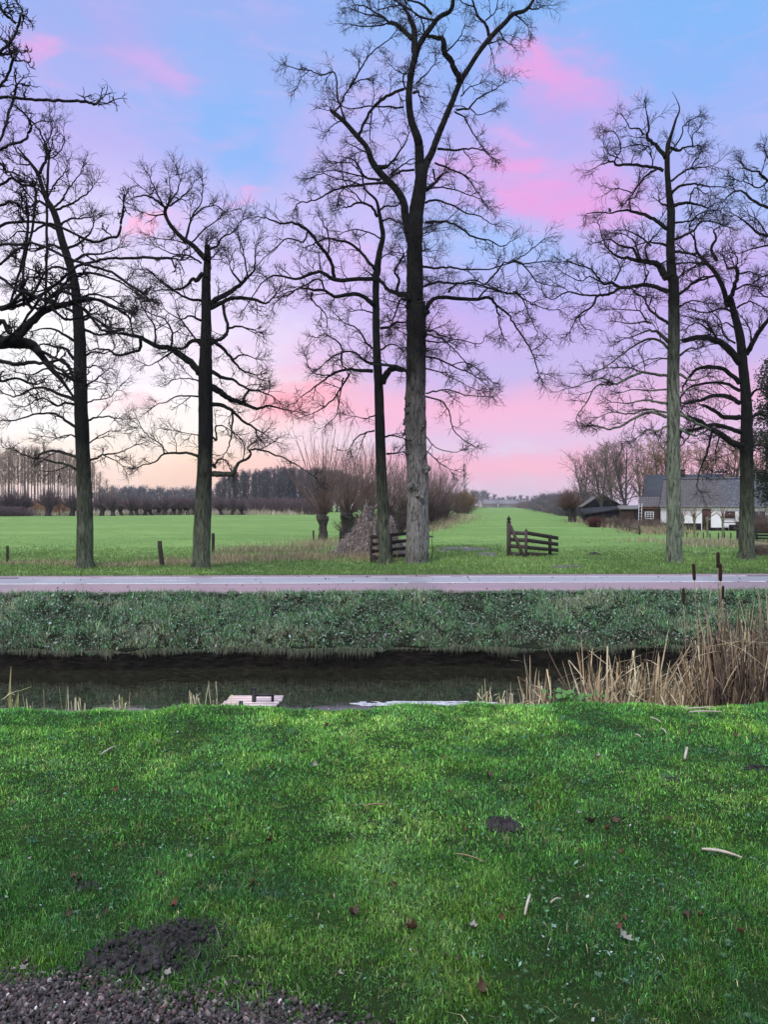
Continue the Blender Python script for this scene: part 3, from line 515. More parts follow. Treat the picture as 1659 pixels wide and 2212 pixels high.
# --- tree H: fruit tree just outside the left edge, close to the viewer
H = traced_tree('fruit_tree', 'gnarled fruit tree with black spurred branches, reaching in from the left edge', (-301, 1478),
 ['4:-900,2600,150 -880,1900,130 -820,1300,120 -700,900,110 -500,600,100 -250,440,90 0,395,76 100,392,74 200,405,60 260,470,42 330,560,32 400,640,22 470,740,14',
  '4:-720,920,80 -640,500,60 -560,100,50 1:-480,1800,44 -400,1400,34 -330,1000,26 -300,600,20 -260,300,14 -200,100,8'],
 ['4:90,370,46 180,280,38 250,210,34 330,165,28 480,130,24 600,110,16 700,150,12 800,200,6', '4:-100,430,30 0,250,24 60,330,20', '4:-200,440,30 0,510,22 100,530,20 200,520,18 300,530,14 380,560,10 430,600,6', '4:-200,430,30 -60,200,24 60,150,18 150,60,14 1:210,1900,10 260,1800,6', '4:20,390,20 120,300,14 200,180 300,60,10 1:340,1960,10 400,1850,8 480,1770,5',
  '*0.3 1:-420,1500,20 -200,1600,18 0,1460,14 100,1435 200,1430 300,1445,12 400,1470 500,1520,10 560,1550 640,1560 700,1535 760,1520 780,1440 795,1330,5', '*0.35 1:-420,1550,20 -200,1660,18 0,1580,11 100,1580 200,1570 300,1600 400,1650 500,1690,6 600,1720 720,1760 850,1850 930,1900,4', '*0.3 1:0,2000,18 150,1960,15 300,1880 400,1800 500,1720,12 600,1690 700,1670 800,1670 900,1665 1000,1665,7 1105,1668,5', '*0.3 1:-330,900,18 -150,680,14 0,630,11 100,632 200,640 300,645 400,650 500,652,11 560,655 615,672,6',
  '*0.4 1:-330,800,16 -150,500,12 0,330,12 50,290 90,230,10 120,160 130,85,5', '*0.2 1:100,150,6 50,110 20,75,4', '*0.2 1:0,355,7 60,345 95,325,5', '*0.15 1:-150,740,10 0,550,7 40,500 80,385,4', '*0.3 1:-380,1250,18 -150,1050 0,965,14 60,935 150,910 180,860 200,815,6', '*0.2 1:-100,1000,8 0,900,6 40,780 80,650 105,545,4', '*0.15 1:150,1980,6 150,1700 200,1500 230,1250,3', '*0.15 1:290,1990,6 300,1700 300,1300 310,1050,3', '*0.2 1:60,1990,8 110,1800 160,1600 180,1400,4', '1:-300,1300,16 -100,1250 0,1200,10 70,1150 130,1190,5', '1:-300,1150,16 -100,1100 0,1060,10 40,1110,5', '1:-300,1700,20 -100,1740 0,1790,14 100,1870 200,1900 300,1950,6', '1:-200,1840,20 0,1700,12 60,1650 120,1600,5', '4:-300,520,24 -100,600 0,640,10 100,620 200,660,4', '4:240,440,18 330,480 430,540 480,620,5', '4:200,170,16 140,60 1:130,1860 180,1790,6', '4:330,165,14 400,230 470,240 560,220,5', '4:480,130,10 560,190 640,300 700,320,4', '4:300,530,10 400,500 450,560,4', '4:60,150,10 200,100 300,110 400,60,5', '1:150,1960,10 260,1990 4:360,60 420,40,5', '1:-300,1400,14 0,1330,9 60,1300 140,1340,4'],
 M_FRUIT, 18, .62, group=None, d=9.0, spread=.25, flare=1.3, twk=dict(L=(.50, .20, .09), rad=(.012, .0075, .005), n2=5, n3=2, wig=.45, up=.12, sides=4, upb=.6), tws=1)
H.children[1].data.materials.clear(); H.children[1].data.materials.append(M_FRUIT)
# ------------------------------------------------------------------ ground sheets
def axis(stops):
    """stops: (position, step) pairs -> monotone coordinates"""
    out = [stops[0][0]]
    for (a, s0), (b, s1) in zip(stops[:-1], stops[1:]):
        n = max(1, int(round(abs(b-a)/((s0+s1)/2)))); t = np.arange(1, n+1)/n
        k = s1/s0; tt = t if abs(k-1) < .01 else (k**t-1)/(k-1)
        out += list(a+(b-a)*tt)
    return np.array(out)
def sheet(name, us, xs, m, zf=None, kind='structure'):
    X, U = np.meshgrid(xs, us); Y = U+SLOPE*X
    Z = G(X, Y) if zf is None else zf(X, Y)
    V = np.stack([X, Y, Z], -1).reshape(-1, 3); nx, nu = len(xs), len(us)
    i = np.arange(nu-1)[:, None]*nx+np.arange(nx-1)[None]
    F4 = np.stack([i, i+1, i+1+nx, i+nx], -1).reshape(-1, 4)
    return tag(new_mesh(name, V, [F4], m), kind=kind)
def _soil(t):
    p = geo(t); n = t.noise(p, 1.6, 6, 0.6); f = t.noise(p, 22, 5, 0.65)
    c = t.ramp(n, [(0.35, (.012, .026, .006)), (0.62, (.022, .048, .010))])
    c = t.mix(t.math('MULTIPLY', f, .35), c, (.016, .014, .009))
    return pr(t, c, 0.95, f, .8, .03, .1)
def _field(t):
    p = geo(t); v = mapp(t, p, (1, 1, 1))
    n = t.noise(mapp(t, p, (.055, .16, 1)), 1.0, 6, 0.6, .5); m = t.noise(mapp(t, p, (.5, 1.6, 1)), 1.0, 6, 0.6); f = t.noise(p, 9, 4, 0.6)
    c = t.ramp(n, [(0.30, (.10, .19, .046)), (0.5, (.145, .25, .060)), (0.66, (.21, .32, .09))])
    c = t.mix(t.ramp(m, [(.36, (.95, .95, .95)), (.56, (0, 0, 0))]), c, (.09, .165, .042))
    c = t.mix(t.math('MULTIPLY', f, .35), c, (.15, .24, .06))
    b = t.math('ADD', m, t.math('MULTIPLY', f, .5))
    return pr(t, c, 0.9, b, .7, .08, .15)
def _bank(t):
    p = geo(t); n = t.noise(p, 3, 6, .6); z = t.add('ShaderNodeSeparateXYZ', {0: p}).outputs[2]
    c = t.ramp(n, [(.35, (.006, .008, .005)), (.65, (.018, .022, .012))])
    c = t.mix(t.add('ShaderNodeMapRange', {0: z, 1: -1.0, 2: -1.12}).outputs[0], c, t.ramp(t.noise(mapp(t, p, (2, 2, 9)), 2.2, 6, .65), [(.42, (.004, .004, .003)), (.68, (.020, .017, .013)), (.8, (.06, .05, .04))]))
    return pr(t, c, .95, n, .8, .04, .1)
M_SOIL = mat('lawn_soil', _soil); M_FIELD = mat('meadow_grass', _field); M_BANK = mat('bank_soil', _bank)
sheet('lawn', axis([(-6, .6), (1.5, .1), (8.2, .08), (12, .12), (13.0, .3)]), axis([(-40, 2), (-8, .2), (8, .2), (40, 2)]), M_SOIL)
sheet('canal_bank', axis([(13.0, 1), (16.8, .3), (17.0, .03), (17.35, .05), (19.3, .1), (19.46, .1)]), axis([(-90, 4), (-14, .2), (14, .2), (90, 4)]), M_BANK)
sheet('field', axis([(24.08, .15), (30, .3), (60, 1.5), (300, 12), (1400, 60)]), axis([(-1300, 60), (-100, 5), (-20, .5), (20, .5), (100, 5), (1300, 60)]), M_FIELD)
sheet('road_base', np.array([19.3, 24.3]), np.linspace(-300, 300, 40), M_BANK, lambda x, y: -0.035+0*x)

# water
def _water(t):
    p = geo(t); r = t.noise(mapp(t, p, (1, 1.6, 1)), 3.0, 3, .5); sc = t.noise(mapp(t, p, (.8, 1.6, 1)), 7, 7, .7)
    col = t.ramp(sc, [(.38, (.006, .006, .004)), (.54, (.018, .017, .011)), (.7, (.055, .048, .032))])
    ro = t.ramp(sc, [(.4, (.015,)*3), (.7, (.12,)*3)])
    return pr(t, col, ro, r, .03, .02, .7, IOR=1.45)
sheet('canal_water', np.array([9.0, 17.3]), np.linspace(-90, 90, 2), mat('dark_canal_water', _water), lambda x, y: WATER+0*x)

# road: two red cycle lanes and a grey lane between them
def _road(t):
    p = geo(t); s = t.add('ShaderNodeSeparateXYZ', {0: p}).outputs
    u = t.math('SUBTRACT', s[1], t.math('MULTIPLY', s[0], SLOPE))
    n = t.noise(mapp(t, p, (.10, 2.2, 1)), 1.2, 6, .65); f = t.noise(p, 60, 3, .7)
    red = t.ramp(n, [(.3, (.24, .15, .17)), (.7, (.34, .22, .25))]); gry = t.ramp(n, [(.3, (.26, .26, .29)), (.7, (.36, .36, .40))])
    a = t.math('GREATER_THAN', u, 21.55); b = t.math('LESS_THAN', u, 23.3)
    c = t.mix(t.math('MULTIPLY', a, b), red, gry)
    e = t.math('ADD', t.math('ABSOLUTE', t.math('SUBTRACT', u, 21.77)), t.math('MULTIPLY', n, .25))
    c = t.mix(t.add('ShaderNodeMapRange', {0: e, 1: 2.15, 2: 2.55, 3: 0, 4: .75}).outputs[0], c, (.07, .065, .06))
    c = t.mix(t.math('MULTIPLY', f, .4), c, (.16, .15, .16))
    # repair seam patches
    k = t.noise(mapp(t, p, (.12, .05, 1)), 1.5, 1, .5)
    c = t.mix(t.ramp(k, [(.55, (0, 0, 0)), (.57, (.3, .3, .3))]), c, (.14, .13, .14))
    return pr(t, c, .55, f, .25, .004, .5)
M_ROAD = mat('worn_asphalt', _road)
road = sheet('road', np.concatenate([[U_R0-.01], axis([(U_R0, .3), (U_R1, .3)])]), np.linspace(-300, 300, 301), M_ROAD,
             lambda x, y: np.where((y-SLOPE*x) < U_R0-.001, -.06, 0.012))
M_PAINT = mat('road_paint', _simple((.42, .42, .42), (.82, .82, .82), 9, .6, .2))
mb = MB()
def dash(u, x0, x1, wd=.1):
    wd *= 1.2
    x = np.linspace(x0, x1, max(2, int((x1-x0)/.4))); jag = RNG.normal(0, .006, len(x))
    a = np.stack([x, u-wd/2+SLOPE*x+jag, 0*x+.0165], 1); b = np.stack([x, u+wd/2+SLOPE*x-jag, 0*x+.0165], 1)
    n = len(x); i = np.arange(n-1); mb.add(np.vstack([a, b]), [np.stack([i, i+1, i+1+n, i+n], 1)])
def fx(xfull, u): return (xfull-1226.5)/2457*u
for a, b in [(-60, 250), (288, 630), (642, 1305), (1365, 2180), (2186, 2362), (2412, 2500)]: dash(21.55, fx(a, 21.55), fx(b, 21.55), .11)
for a, b in [(-40, 300), (330, 612), (680, 1080), (1186, 1305), (1370, 1440), (1480, 2235), (2290, 2370), (2405, 2500)]: dash(23.3, fx(a, 23.3), fx(b, 23.3), .11)
dash(22.5, fx(495, 22.5), fx(603, 22.5), .08)
for s in (-1, 1):
    x = 10.9
    while x < 90:
        for u in (21.55, 23.3): dash(u, min(s*x, s*(x+6)), max(s*x, s*(x+6)), .11)
        x += 6.5
o = mb.build('road_marking', M_PAINT, None, False); o.parent = road

# ------------------------------------------------------------------ grass and leaves
def blades(name, X, Y, h, wd, col, m=None, lean=.45, zoff=-.01, kind='stuff', seg=2, flop=0.0):
    n = len(X); rng = RNG
    a = rng.uniform(0, 2*np.pi, n); la = rng.uniform(0, 2*np.pi, n); le = np.abs(rng.normal(0, lean, n))+flop
    B = np.stack([X, Y, G(X, Y)+zoff], 1)
    sx = np.stack([np.cos(a), np.sin(a), 0*a], 1)*(wd/2)[:, None]; ld = np.stack([np.cos(la), np.sin(la), 0*la], 1)
    mid = B+ld*(h*.22*le)[:, None]+np.array([0, 0, 1.0])*(h*.55)[:, None]
    tip = B+ld*(h*.75*le)[:, None]+np.array([0, 0, 1.0])*(h*np.clip(1-.45*le*le, .15, 1))[:, None]
    V = np.stack([B-sx, B+sx, mid+sx*.75, mid-sx*.75, tip], 1).reshape(-1, 3)
    i = np.arange(n)*5
    C = np.repeat(col, 5, axis=0)
    return tag(new_mesh(name, V, [np.stack([i, i+1, i+2, i+3], 1), np.stack([i+3, i+2, i+4], 1)], m or M_BLADE, None, True, C), kind=kind)
def vn(x, y, s, seed):
    """smooth value noise in numpy"""
    r = np.random.default_rng(seed).random((64, 64)); x = x*s; y = y*s
    xi = np.floor(x).astype(int); yi = np.floor(y).astype(int); fx_ = x-xi; fy = y-yi; fx_ = fx_*fx_*(3-2*fx_); fy = fy*fy*(3-2*fy)
    g = lambda a, b: r[a % 64, b % 64]
    return (g(xi, yi)*(1-fx_)+g(xi+1, yi)*fx_)*(1-fy)+(g(xi, yi+1)*(1-fx_)+g(xi+1, yi+1)*fx_)*fy
def fb(x, y, s, seed): return (vn(x, y, s, seed)+.5*vn(x, y, s*2.1, seed+1)+.25*vn(x, y, s*4.3, seed+2))/1.75
def pal(n, k, cols, jit=.18):
    """k in 0..1 picks along the palette, each blade jittered"""
    cols = np.array(cols); k = np.clip(k+RNG.normal(0, .13, n), 0, .999)*(len(cols)-1); i = k.astype(int); f = (k-i)[:, None]
    return np.clip((cols[i]*(1-f)+cols[i+1]*f)*RNG.lognormal(0, jit, (n, 1)), 0, .8)
def scatter(n, d0, d1, halfang=.56, pw=1.0):
    d = d0+(d1-d0)*RNG.random(n)**pw; x = RNG.uniform(-1, 1, n)*(d*halfang+.4); return x, d
# bare patches in the lawn: (x, y, rx, ry)
def LP(x, y): d = gd(y); return (x-CX)/F*d, d
BARE = []
for (x, y, rx, ry) in [(345, 2045, .27, .24), (260, 2095, .34, .16), (480, 2110, .42, .10), (1085, 1776, .19, .17), (1640, 1662, .16, .12), (1275, 1850, .06, .05), (190, 1905, .09, .07), (1060, 1662, .06, .05), (1450, 1690, .08, .08), (760, 1985, .07, .05), (560, 2080, .30, .08), (1090, 2110, .4, .07), (1490, 1985, .08, .05)]:
    a, b = LP(x, y); BARE.append((a, b, rx, ry))
GRAV = lambda x: np.interp(x, [-2.2, -1.7, -1.45, -1.2, -.85, -.5, -.2, .1, .35, .6, .9, 1.3], [3.60, 3.58, 3.56, 3.46, 3.46, 3.36, 3.24, 3.10, 3.0, 3.0, 3.0, 3.0])+.025*np.sin(x*9)+.02*np.sin(x*23+1)
def bare(x, y):
    b = np.zeros_like(x)
    for (a, c, rx, ry) in BARE: b = np.maximum(b, 1-np.sqrt(((x-a)/rx)**2+((y-c)/ry)**2+.0)+.35*(fb(x, y, 9, 77)-.5))
    return b
def lawn(name, n, d0, d1, h0, w0, pw=1.0, dense=1.0):
    x, y = scatter(n, d0, d1, pw=pw)
    # tufting
    tx = RNG.normal(0, .02, n); ty = RNG.normal(0, .02, n); x = np.round(x/.035)*.035*.5+x*.5+tx; y = np.round(y/.04)*.04*.5+y*.5+ty
    g = fb(x, y, 3.2, 5); g2 = fb(x, y, .9, 9); g3 = fb(x, y, 11, 15)
    keep = (bare(x, y) < .25+.5*RNG.random(n)) & (y > GRAV(x)+RNG.normal(0, .09, n)) & ((y-SLOPE*x) < U_LAWN+.35) & (g3 > .13+.16*RNG.random(n))
    near = np.clip((3.75-y)/.4, 0, 1); keep &= RNG.random(n) > near*.75*(g < .56)
    x, y, g, g2, g3 = x[keep], y[keep], g[keep], g2[keep], g3[keep]; n = len(x)
    h = h0*(.45+.9*g)*(.6+.7*g3)*RNG.lognormal(0, .28, n); k = .5*g2+.5*g
    col = pal(n, (k-.25)*1.9, [(.022, .088, .020), (.038, .136, .022), (.062, .185, .026), (.104, .245, .038), (.18, .33, .07)], .64)
    tl = (fb(x, y, 2.3, 31) > .57) & (RNG.random(n) < .5); col[tl] = col[tl]*[.95, 1.05, 1.5]+[.015, .025, .015]     # bluish, rimed patches
    ye = (fb(x, y, 1.7, 41) > .62) & (RNG.random(n) < .4); col[ye] = col[ye]*[1.35, 1.08, .9]+[.015, .012, 0]
    dr = RNG.random(n) < .03; col[dr] = np.array([.22, .19, .10])*RNG.uniform(.6, 1.3, (dr.sum(), 1))
    col *= np.interp(y, [3.2, 4.2, 6, 8.3], [.72, .98, 1.35, 1.9])[:, None]      # painted shading: vignette-dark foreground, brighter towards the canal
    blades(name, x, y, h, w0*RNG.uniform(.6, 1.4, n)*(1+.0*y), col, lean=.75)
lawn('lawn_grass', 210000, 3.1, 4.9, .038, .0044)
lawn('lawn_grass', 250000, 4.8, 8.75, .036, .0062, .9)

# gravel strip at the very front
M_STONE = mat('gravel_stone', lambda t: pr(t, t.mix(t.math('MULTIPLY', t.noise(geo(t), 60, 4, .6), .6), t.add('ShaderNodeAttribute', attribute_name='Col').outputs[0], (.05, .042, .045)), .8, t.noise(geo(t), 120, 4, .6), .4, .003, .3))
def stones(n, smin, smax, yedge, name):
    v, f = ICO1; out = []; x = RNG.uniform(-2.2, 2.2, n); y = RNG.uniform(3.05, 3.75, n)
    k = (y < GRAV(x)+RNG.normal(0, .06, n)+yedge) & (np.abs(x) < y*.56+.1); x = x[k]; y = y[k]; n = len(x)
    s = RNG.uniform(smin, smax, n); sc = s[:, None]*RNG.uniform(.55, 1.2, (n, 3)); sc[:, 2] *= .75
    q = RNG.normal(0, 1, (n, 4)); q /= np.linalg.norm(q, axis=1, keepdims=True); a, b, c, d = q.T
    R = np.stack([1-2*(c*c+d*d), 2*(b*c-a*d), 2*(b*d+a*c), 2*(b*c+a*d), 1-2*(b*b+d*d), 2*(c*d-a*b), 2*(b*d-a*c), 2*(c*d+a*b), 1-2*(b*b+c*c)], -1).reshape(-1, 3, 3)
    P_ = (v[None]*(1+RNG.normal(0, .26, (n, len(v), 1)))*sc[:, None])@R.transpose(0, 2, 1)
    P_ += np.stack([x, y, G(x, y)+s*.35+RNG.uniform(0, .012, n)], 1)[:, None]
    base = np.array([(.045, .034, .035), (.07, .05, .05), (.018, .016, .018), (.11, .09, .092), (.06, .03, .028), (.30, .27, .27)])[RNG.choice(6, n, p=[.3, .25, .2, .12, .1, .03])]
    col = np.repeat(base*RNG.lognormal(.05, .62, (n, 1)), len(v), 0)
    F_ = (f[None]+(np.arange(n)*len(v))[:, None, None]).reshape(-1, 3)
    return tag(new_mesh(name, P_.reshape(-1, 3), [F_], M_STONE, None, False, col), kind='stuff')
import bmesh
_b = bmesh.new(); bmesh.ops.create_icosphere(_b, subdivisions=1, radius=1)
ICO1 = (np.array([q.co for q in _b.verts]), np.array([[x.index for x in q.verts] for q in _b.faces])); _b.free()
stones(26000, .005, .0155, .02, 'gravel')

# mole hills and bare soil
M_EARTH = mat('dark_earth', _simple((.008, .007, .008), (.06, .052, .055), 22, .95, 1.0, .03))
def mound(name, label, x, y, rx, ry, h, m=M_EARTH, seed=1, cat='mound', group=None, n=90, lump=.34, freq=16):
    rng = np.random.default_rng(seed); t = np.linspace(-1.15, 1.15, n); A, B = np.meshgrid(t, t); r = np.sqrt(A*A+B*B)
    X = x+A*rx; Y = y+B*ry
    nz = fb(X, Y, freq, seed+50)-.5; nz2 = fb(X, Y, freq*3, seed+60)-.5
    rr = r*(1+.5*(fb(X, Y, 2.5/rx*.5, seed+70)-.5))
    Z = G(X, Y)+h*np.clip(1-rr**1.7, -.6, 1)+h*(nz*lump*6+nz2*lump*3)*np.clip(1.25-rr, 0, 1)-.015
    V = np.stack([X-x, Y-y, Z], -1).reshape(-1, 3); i = np.arange(n-1)[:, None]*n+np.arange(n-1)[None]
    gz = float(G(x, y)); V[:, 2] -= gz
    o = new_mesh(name, V, [np.stack([i, i+1, i+1+n, i+n], -1).reshape(-1, 4)], m); o.location = (x, y, gz)
    return tag(o, label, cat, group)
for (x, y, rx, ry, h, lb) in [(345, 2058, .36, .27, .060, 'broad crumbled patch of bare dark earth at the gravel edge'), (1085, 1778, .15, .12, .065, 'small dark mole hill in the middle of the lawn'),
                              (1640, 1664, .15, .09, .035, 'dark crumbled mole hill in the lawn at the right edge'), (1450, 1690, .07, .06, .02, 'little worn mole hill on the right lawn, left of the larger one'),
                              (190, 1908, .08, .06, .02, 'flat dark earth scrape low on the left lawn')]:
    a, b = LP(x, y); mound('mole_hill', lb, a, b, rx, ry, h, seed=int(x), cat='mole hill')
for (x, y, w_, lb) in [(1790/1.0*0+1285, 1198, .45, 'dark mole hill in the meadow right of the open gate'), (925, 1160, .5, 'flat dark mole hill beside the tallest trunk in the meadow')]:
    d = gd(y); mound('mole_hill', lb, (x-CX)/F*d, d, w_, w_*.7, .10, seed=int(x)+3, cat='mole hill', n=30, freq=5)

# ------------------------------------------------------------------ canal bank vegetation: frosted coarse grass and dead leaves
def bankgrass(n):
    x = RNG.uniform(-13.5, 14.5, n); u = U_LIP-.05+(U_TOP-U_LIP+.25)*RNG.random(n); y = u+SLOPE*x
    g = fb(x, y*2, 1.1, 105); g3 = fb(x, y, 5, 115)
    keep = g3 > .3+.2*RNG.random(n); x, y, g, g3, u = x[keep], y[keep], g[keep], g3[keep], u[keep]; n = len(x)
    h = .095*(.5+.9*g)*(.6+.8*g3)*RNG.lognormal(0, .35, n)
    col = pal(n, (g-.25)*2, [(.06, .11, .055), (.08, .19, .075), (.10, .25, .09), (.16, .30, .13), (.28, .34, .18)], .6)
    fr = RNG.random(n) < .16; col[fr] = np.array([.42, .50, .44])*RNG.uniform(.5, 1.3, (fr.sum(), 1))
    br = RNG.random(n) < np.where(u < 17.7, .4, .12); col[br] = np.array([.12, .095, .06])*RNG.uniform(.5, 1.6, (br.sum(), 1))
    blades('bank_grass', x, y, h, .012*RNG.uniform(.5, 1.5, n), col, lean=.9, flop=.1)
bankgrass(190000)
def litter(name, n, xs, us, size, cols, lift=.05, m=None, kind='stuff', kk=None):
    x = RNG.uniform(*xs, n); u = RNG.uniform(*us, n); y = u+SLOPE*x
    if kk is not None:
        k = fb(x, y, 1.4, 211) > kk+.25*(RNG.random(n)-.5); x, y, u = x[k], y[k], u[k]; n = len(x)
    s = size*RNG.lognormal(0, .35, n); a = RNG.uniform(0, 6.28, n); tl = RNG.normal(0, .5, (n, 2))
    B = np.stack([x, y, G(x, y)+lift*RNG.uniform(.1, 1, n)], 1)
    ex = np.stack([np.cos(a), np.sin(a), tl[:, 0]], 1)*s[:, None]; ey = np.stack([-np.sin(a), np.cos(a), tl[:, 1]], 1)*s[:, None]*.55
    up = np.array([0, 0, 1])*(s*.35)[:, None]
    V = np.stack([B-ex, B-ex*.2+ey+up, B+ex+up*.6, B-ex*.1-ey+up, B+up*-.1], 1).reshape(-1, 3); i = np.arange(n)*5
    C = np.repeat(np.array(cols)[RNG.integers(0, len(cols), n)]*RNG.uniform(.6, 1.3, (n, 1)), 5, 0)
    return tag(new_mesh(name, V, [np.vstack([np.stack([i, i+1, i+4], 1), np.stack([i+1, i+2, i+4], 1), np.stack([i+2, i+3, i+4], 1), np.stack([i+3, i, i+4], 1)])], m or M_STRAW, None, False, C), kind=kind)
litter('leaf_litter', 24000, (-13.5, 14.5), (17.2, 19.25), .023, [(.10, .22, .12), (.14, .27, .17), (.07, .16, .08), (.09, .20, .10), (.16, .30, .18), (.26, .31, .27), (.16, .17, .13), (.36, .42, .37), (.13, .11, .07), (.24, .21, .13), (.12, .18, .10)], .10, kk=.33)
# overhanging fringe on the lip
n = 9000; x = RNG.uniform(-13.5, 14.5, n); lipu = U_LIP+0.12*np.sin(x*1.3)+0.08*np.sin(x*3.7+np.sin(x)); y = lipu+SLOPE*x+RNG.uniform(-.02, .12, n)
col = pal(n, RNG.random(n), [(.03, .06, .02), (.06, .09, .04), (.10, .10, .05), (.03, .025, .02)], .3); h = RNG.uniform(.03, .15, n)*np.clip(fb(x, y, 2.3, 611)*2.4-.5, .15, 2)
B = np.stack([x, y, np.full(n, -1.05)+.02], 1); t1 = B+np.stack([RNG.normal(0, .03, n), -h*.7, h*.5], 1); t2 = t1+np.stack([RNG.normal(0, .03, n), -h*.35, -h*RNG.uniform(.6, 1.8, n)], 1)
sx = np.array([1, 0, 0])*.006; V = np.stack([B-sx, B+sx, t1+sx, t1-sx, t2], 1).reshape(-1, 3); i = np.arange(n)*5
tag(new_mesh('overhanging_grass', V, [np.stack([i, i+1, i+2, i+3], 1), np.stack([i+3, i+2, i+4], 1)], M_BLADE, None, True, np.repeat(col, 5, 0)), kind='stuff')

# ------------------------------------------------------------------ verge and meadow grass beyond the road
def verge(n, d0, d1, h0, w0, keepf=None):
    x, y = scatter(n, d0, d1, .53, 1.3); u = y-SLOPE*x; g = fb(x, y, .7, 305); g2 = fb(x, y, .25, 309)
    k = (u > 24.04) & (fb(x, y, 2.4, 317) > .25+.2*RNG.random(n)) & (RNG.random(n) > (y-28)/(14 if d0 < 30 else 34)); x, y, g, g2 = x[k], y[k], g[k], g2[k]; n = len(x)
    h = h0*(.4+g)*RNG.lognormal(0, .3, n)
    col = pal(n, (g*.5+g2*.5-.2)*1.7, [(.06, .12, .03), (.10, .19, .045), (.16, .27, .065), (.23, .35, .10)], .35)
    dr = RNG.random(n) < .05; col[dr] = np.array([.30, .26, .15])*RNG.uniform(.6, 1.3, (dr.sum(), 1))
    blades('verge_grass', x, y, h, w0*RNG.uniform(.6, 1.4, n), col, lean=.7)
verge(190000, 23.8, 40, .10, .018); verge(50000, 31, 62, .05, .03)
def drygrass(name, n, pts, wdt, h0, cols, w0=.012, lean=.5, jit=.3):
    """coarse stalks scattered round a polyline of ground points"""
    q = np.array([[(a-CX)/F*gd(b), gd(b)] for a, b in pts]); L = np.cumsum(np.r_[0, np.linalg.norm(np.diff(q, axis=0), axis=1)])
    t = RNG.random(n)*L[-1]; x = np.interp(t, L, q[:, 0]); y = np.interp(t, L, q[:, 1]); wv_ = np.interp(t, L, np.linspace(wdt[0], wdt[1], len(L)))
    x = x+RNG.normal(0, .5, n)*wv_; y = y+RNG.normal(0, .5, n)*wv_*.8; k = (fb(x, y, 1.2, 402) > .3+.25*RNG.random(n)) & (y-SLOPE*x > 24.3); x, y = x[k], y[k]; n = len(x)
    h = h0*RNG.lognormal(0, .35, n)*(.4+1.2*fb(x, y, .9, 405)); col = pal(n, RNG.random(n), cols, jit)
    blades(name, x, y, h, w0*RNG.uniform(.5, 1.5, n), col, M_STRAW, lean)
TAN = [(.15, .115, .07), (.32, .26, .16), (.48, .40, .26), (.36, .30, .17), (.20, .24, .10)]
drygrass('dry_grass', 22000, [(370, 1220), (480, 1214), (600, 1207), (720, 1206), (800, 1210)], (1.3, 1.8), .24, TAN, lean=.9)
drygrass('dry_grass', 8000, [(500, 1192), (600, 1192), (700, 1184), (735, 1174)], (1.2, 3.0), .30, TAN, lean=.8)
drygrass('dry_grass', 6000, [(0, 1222), (120, 1226), (230, 1226), (350, 1224)], (.8, .8), .14, TAN)
drygrass('dry_grass', 14000, [(900, 1150), (940, 1132), (985, 1116)], (1.6, 5.0), .5, TAN, .02)
drygrass('dry_grass', 12000, [(1480, 1172), (1540, 1176), (1600, 1180), (1659, 1186)], (3.0, 2.6), .22, [(.30, .26, .15), (.44, .38, .24), (.52, .45, .30), (.24, .28, .12)], .02)
drygrass('dry_grass', 16000, [(1270, 1124), (1330, 1134), (1390, 1142), (1440, 1155)], (3.0, 2.6), .40, [(.12, .09, .06), (.30, .24, .15), (.40, .33, .21), (.2, .2, .1)], .03)
drygrass('dry_grass', 16000, [(0, 1114), (150, 1113), (300, 1112), (440, 1111.5), (640, 1111)], (5.0, 5.0), .8, [(.42, .36, .26), (.55, .47, .35), (.34, .30, .2)], .10)

# muddy track with puddles
M_MUD = mat('wet_mud', _simple((.035, .032, .03), (.13, .12, .11), 7, .55, 1.0, .05, spec=.5))
M_PUD = mat('puddle_water', lambda t: pr(t, (.20, .19, .19), .05, spec=.8, IOR=1.7))
def patch(name, cx, cy, rx, ry, z, m, seed, kind='structure', rough=.0, n=46):
    """ragged-edged patch lying on the land; rx, ry in metres"""
    d = gd(cy); X0 = (cx-CX)/F*d; t = np.linspace(-1.3, 1.3, n); A, B_ = np.meshgrid(t, t); X = X0+A*rx; Y = d+B_*ry
    e = np.sqrt(A*A+B_*B_)+1.1*(fb(X*1.3, Y*.8, 2.2, seed)-.5); top = np.clip((1-e)*.35, -.12, .06)
    Z = G(X, Y)+z*0+top+(rough*(fb(X, Y, 6, seed+5)-.5) if rough else np.where(e < .98, -top+z, -.1)); V = np.stack([X, Y, Z], -1).reshape(-1, 3); i = np.arange(n-1)[:, None]*n+np.arange(n-1)[None]
    o = new_mesh(name, V, [np.stack([i, i+1, i+1+n, i+n], -1).reshape(-1, 4)], m); return tag(o, kind=kind)
patch('muddy_track', 1005, 1189, 1.15, 1.5, .0, M_MUD, 7, rough=.07); patch('muddy_track', 1052, 1202, .45, 1.4, .0, M_MUD, 9, rough=.07); patch('muddy_track', 1220, 1228, .75, .35, .0, M_MUD, 11, rough=.05)
for k, (a, b, rx, ry) in enumerate([(962, 1194, .38, .28), (1000, 1186, .42, .35), (1036, 1186, .30, .40), (1050, 1196, .18, .55), (1064, 1206, .16, .30), (1225, 1228, .40, .16)]): patch('puddle', a, b, rx, ry, .05, M_PUD, 20+k)
n = 7000; x = 0+RNG.normal(4.6, 1.1, n); y = RNG.uniform(30.5, 41, n); x = (RNG.uniform(930, 1085, n)-CX)/F*y; k = fb(x, y, 3, 811) > .5; x, y = x[k], y[k]; n = len(x)
blades('verge_grass', x, y, .13*RNG.lognormal(0, .3, n), .02*np.ones(n), pal(n, RNG.random(n), [(.08, .14, .04), (.16, .27, .07), (.26, .38, .10)], .25), lean=.7)

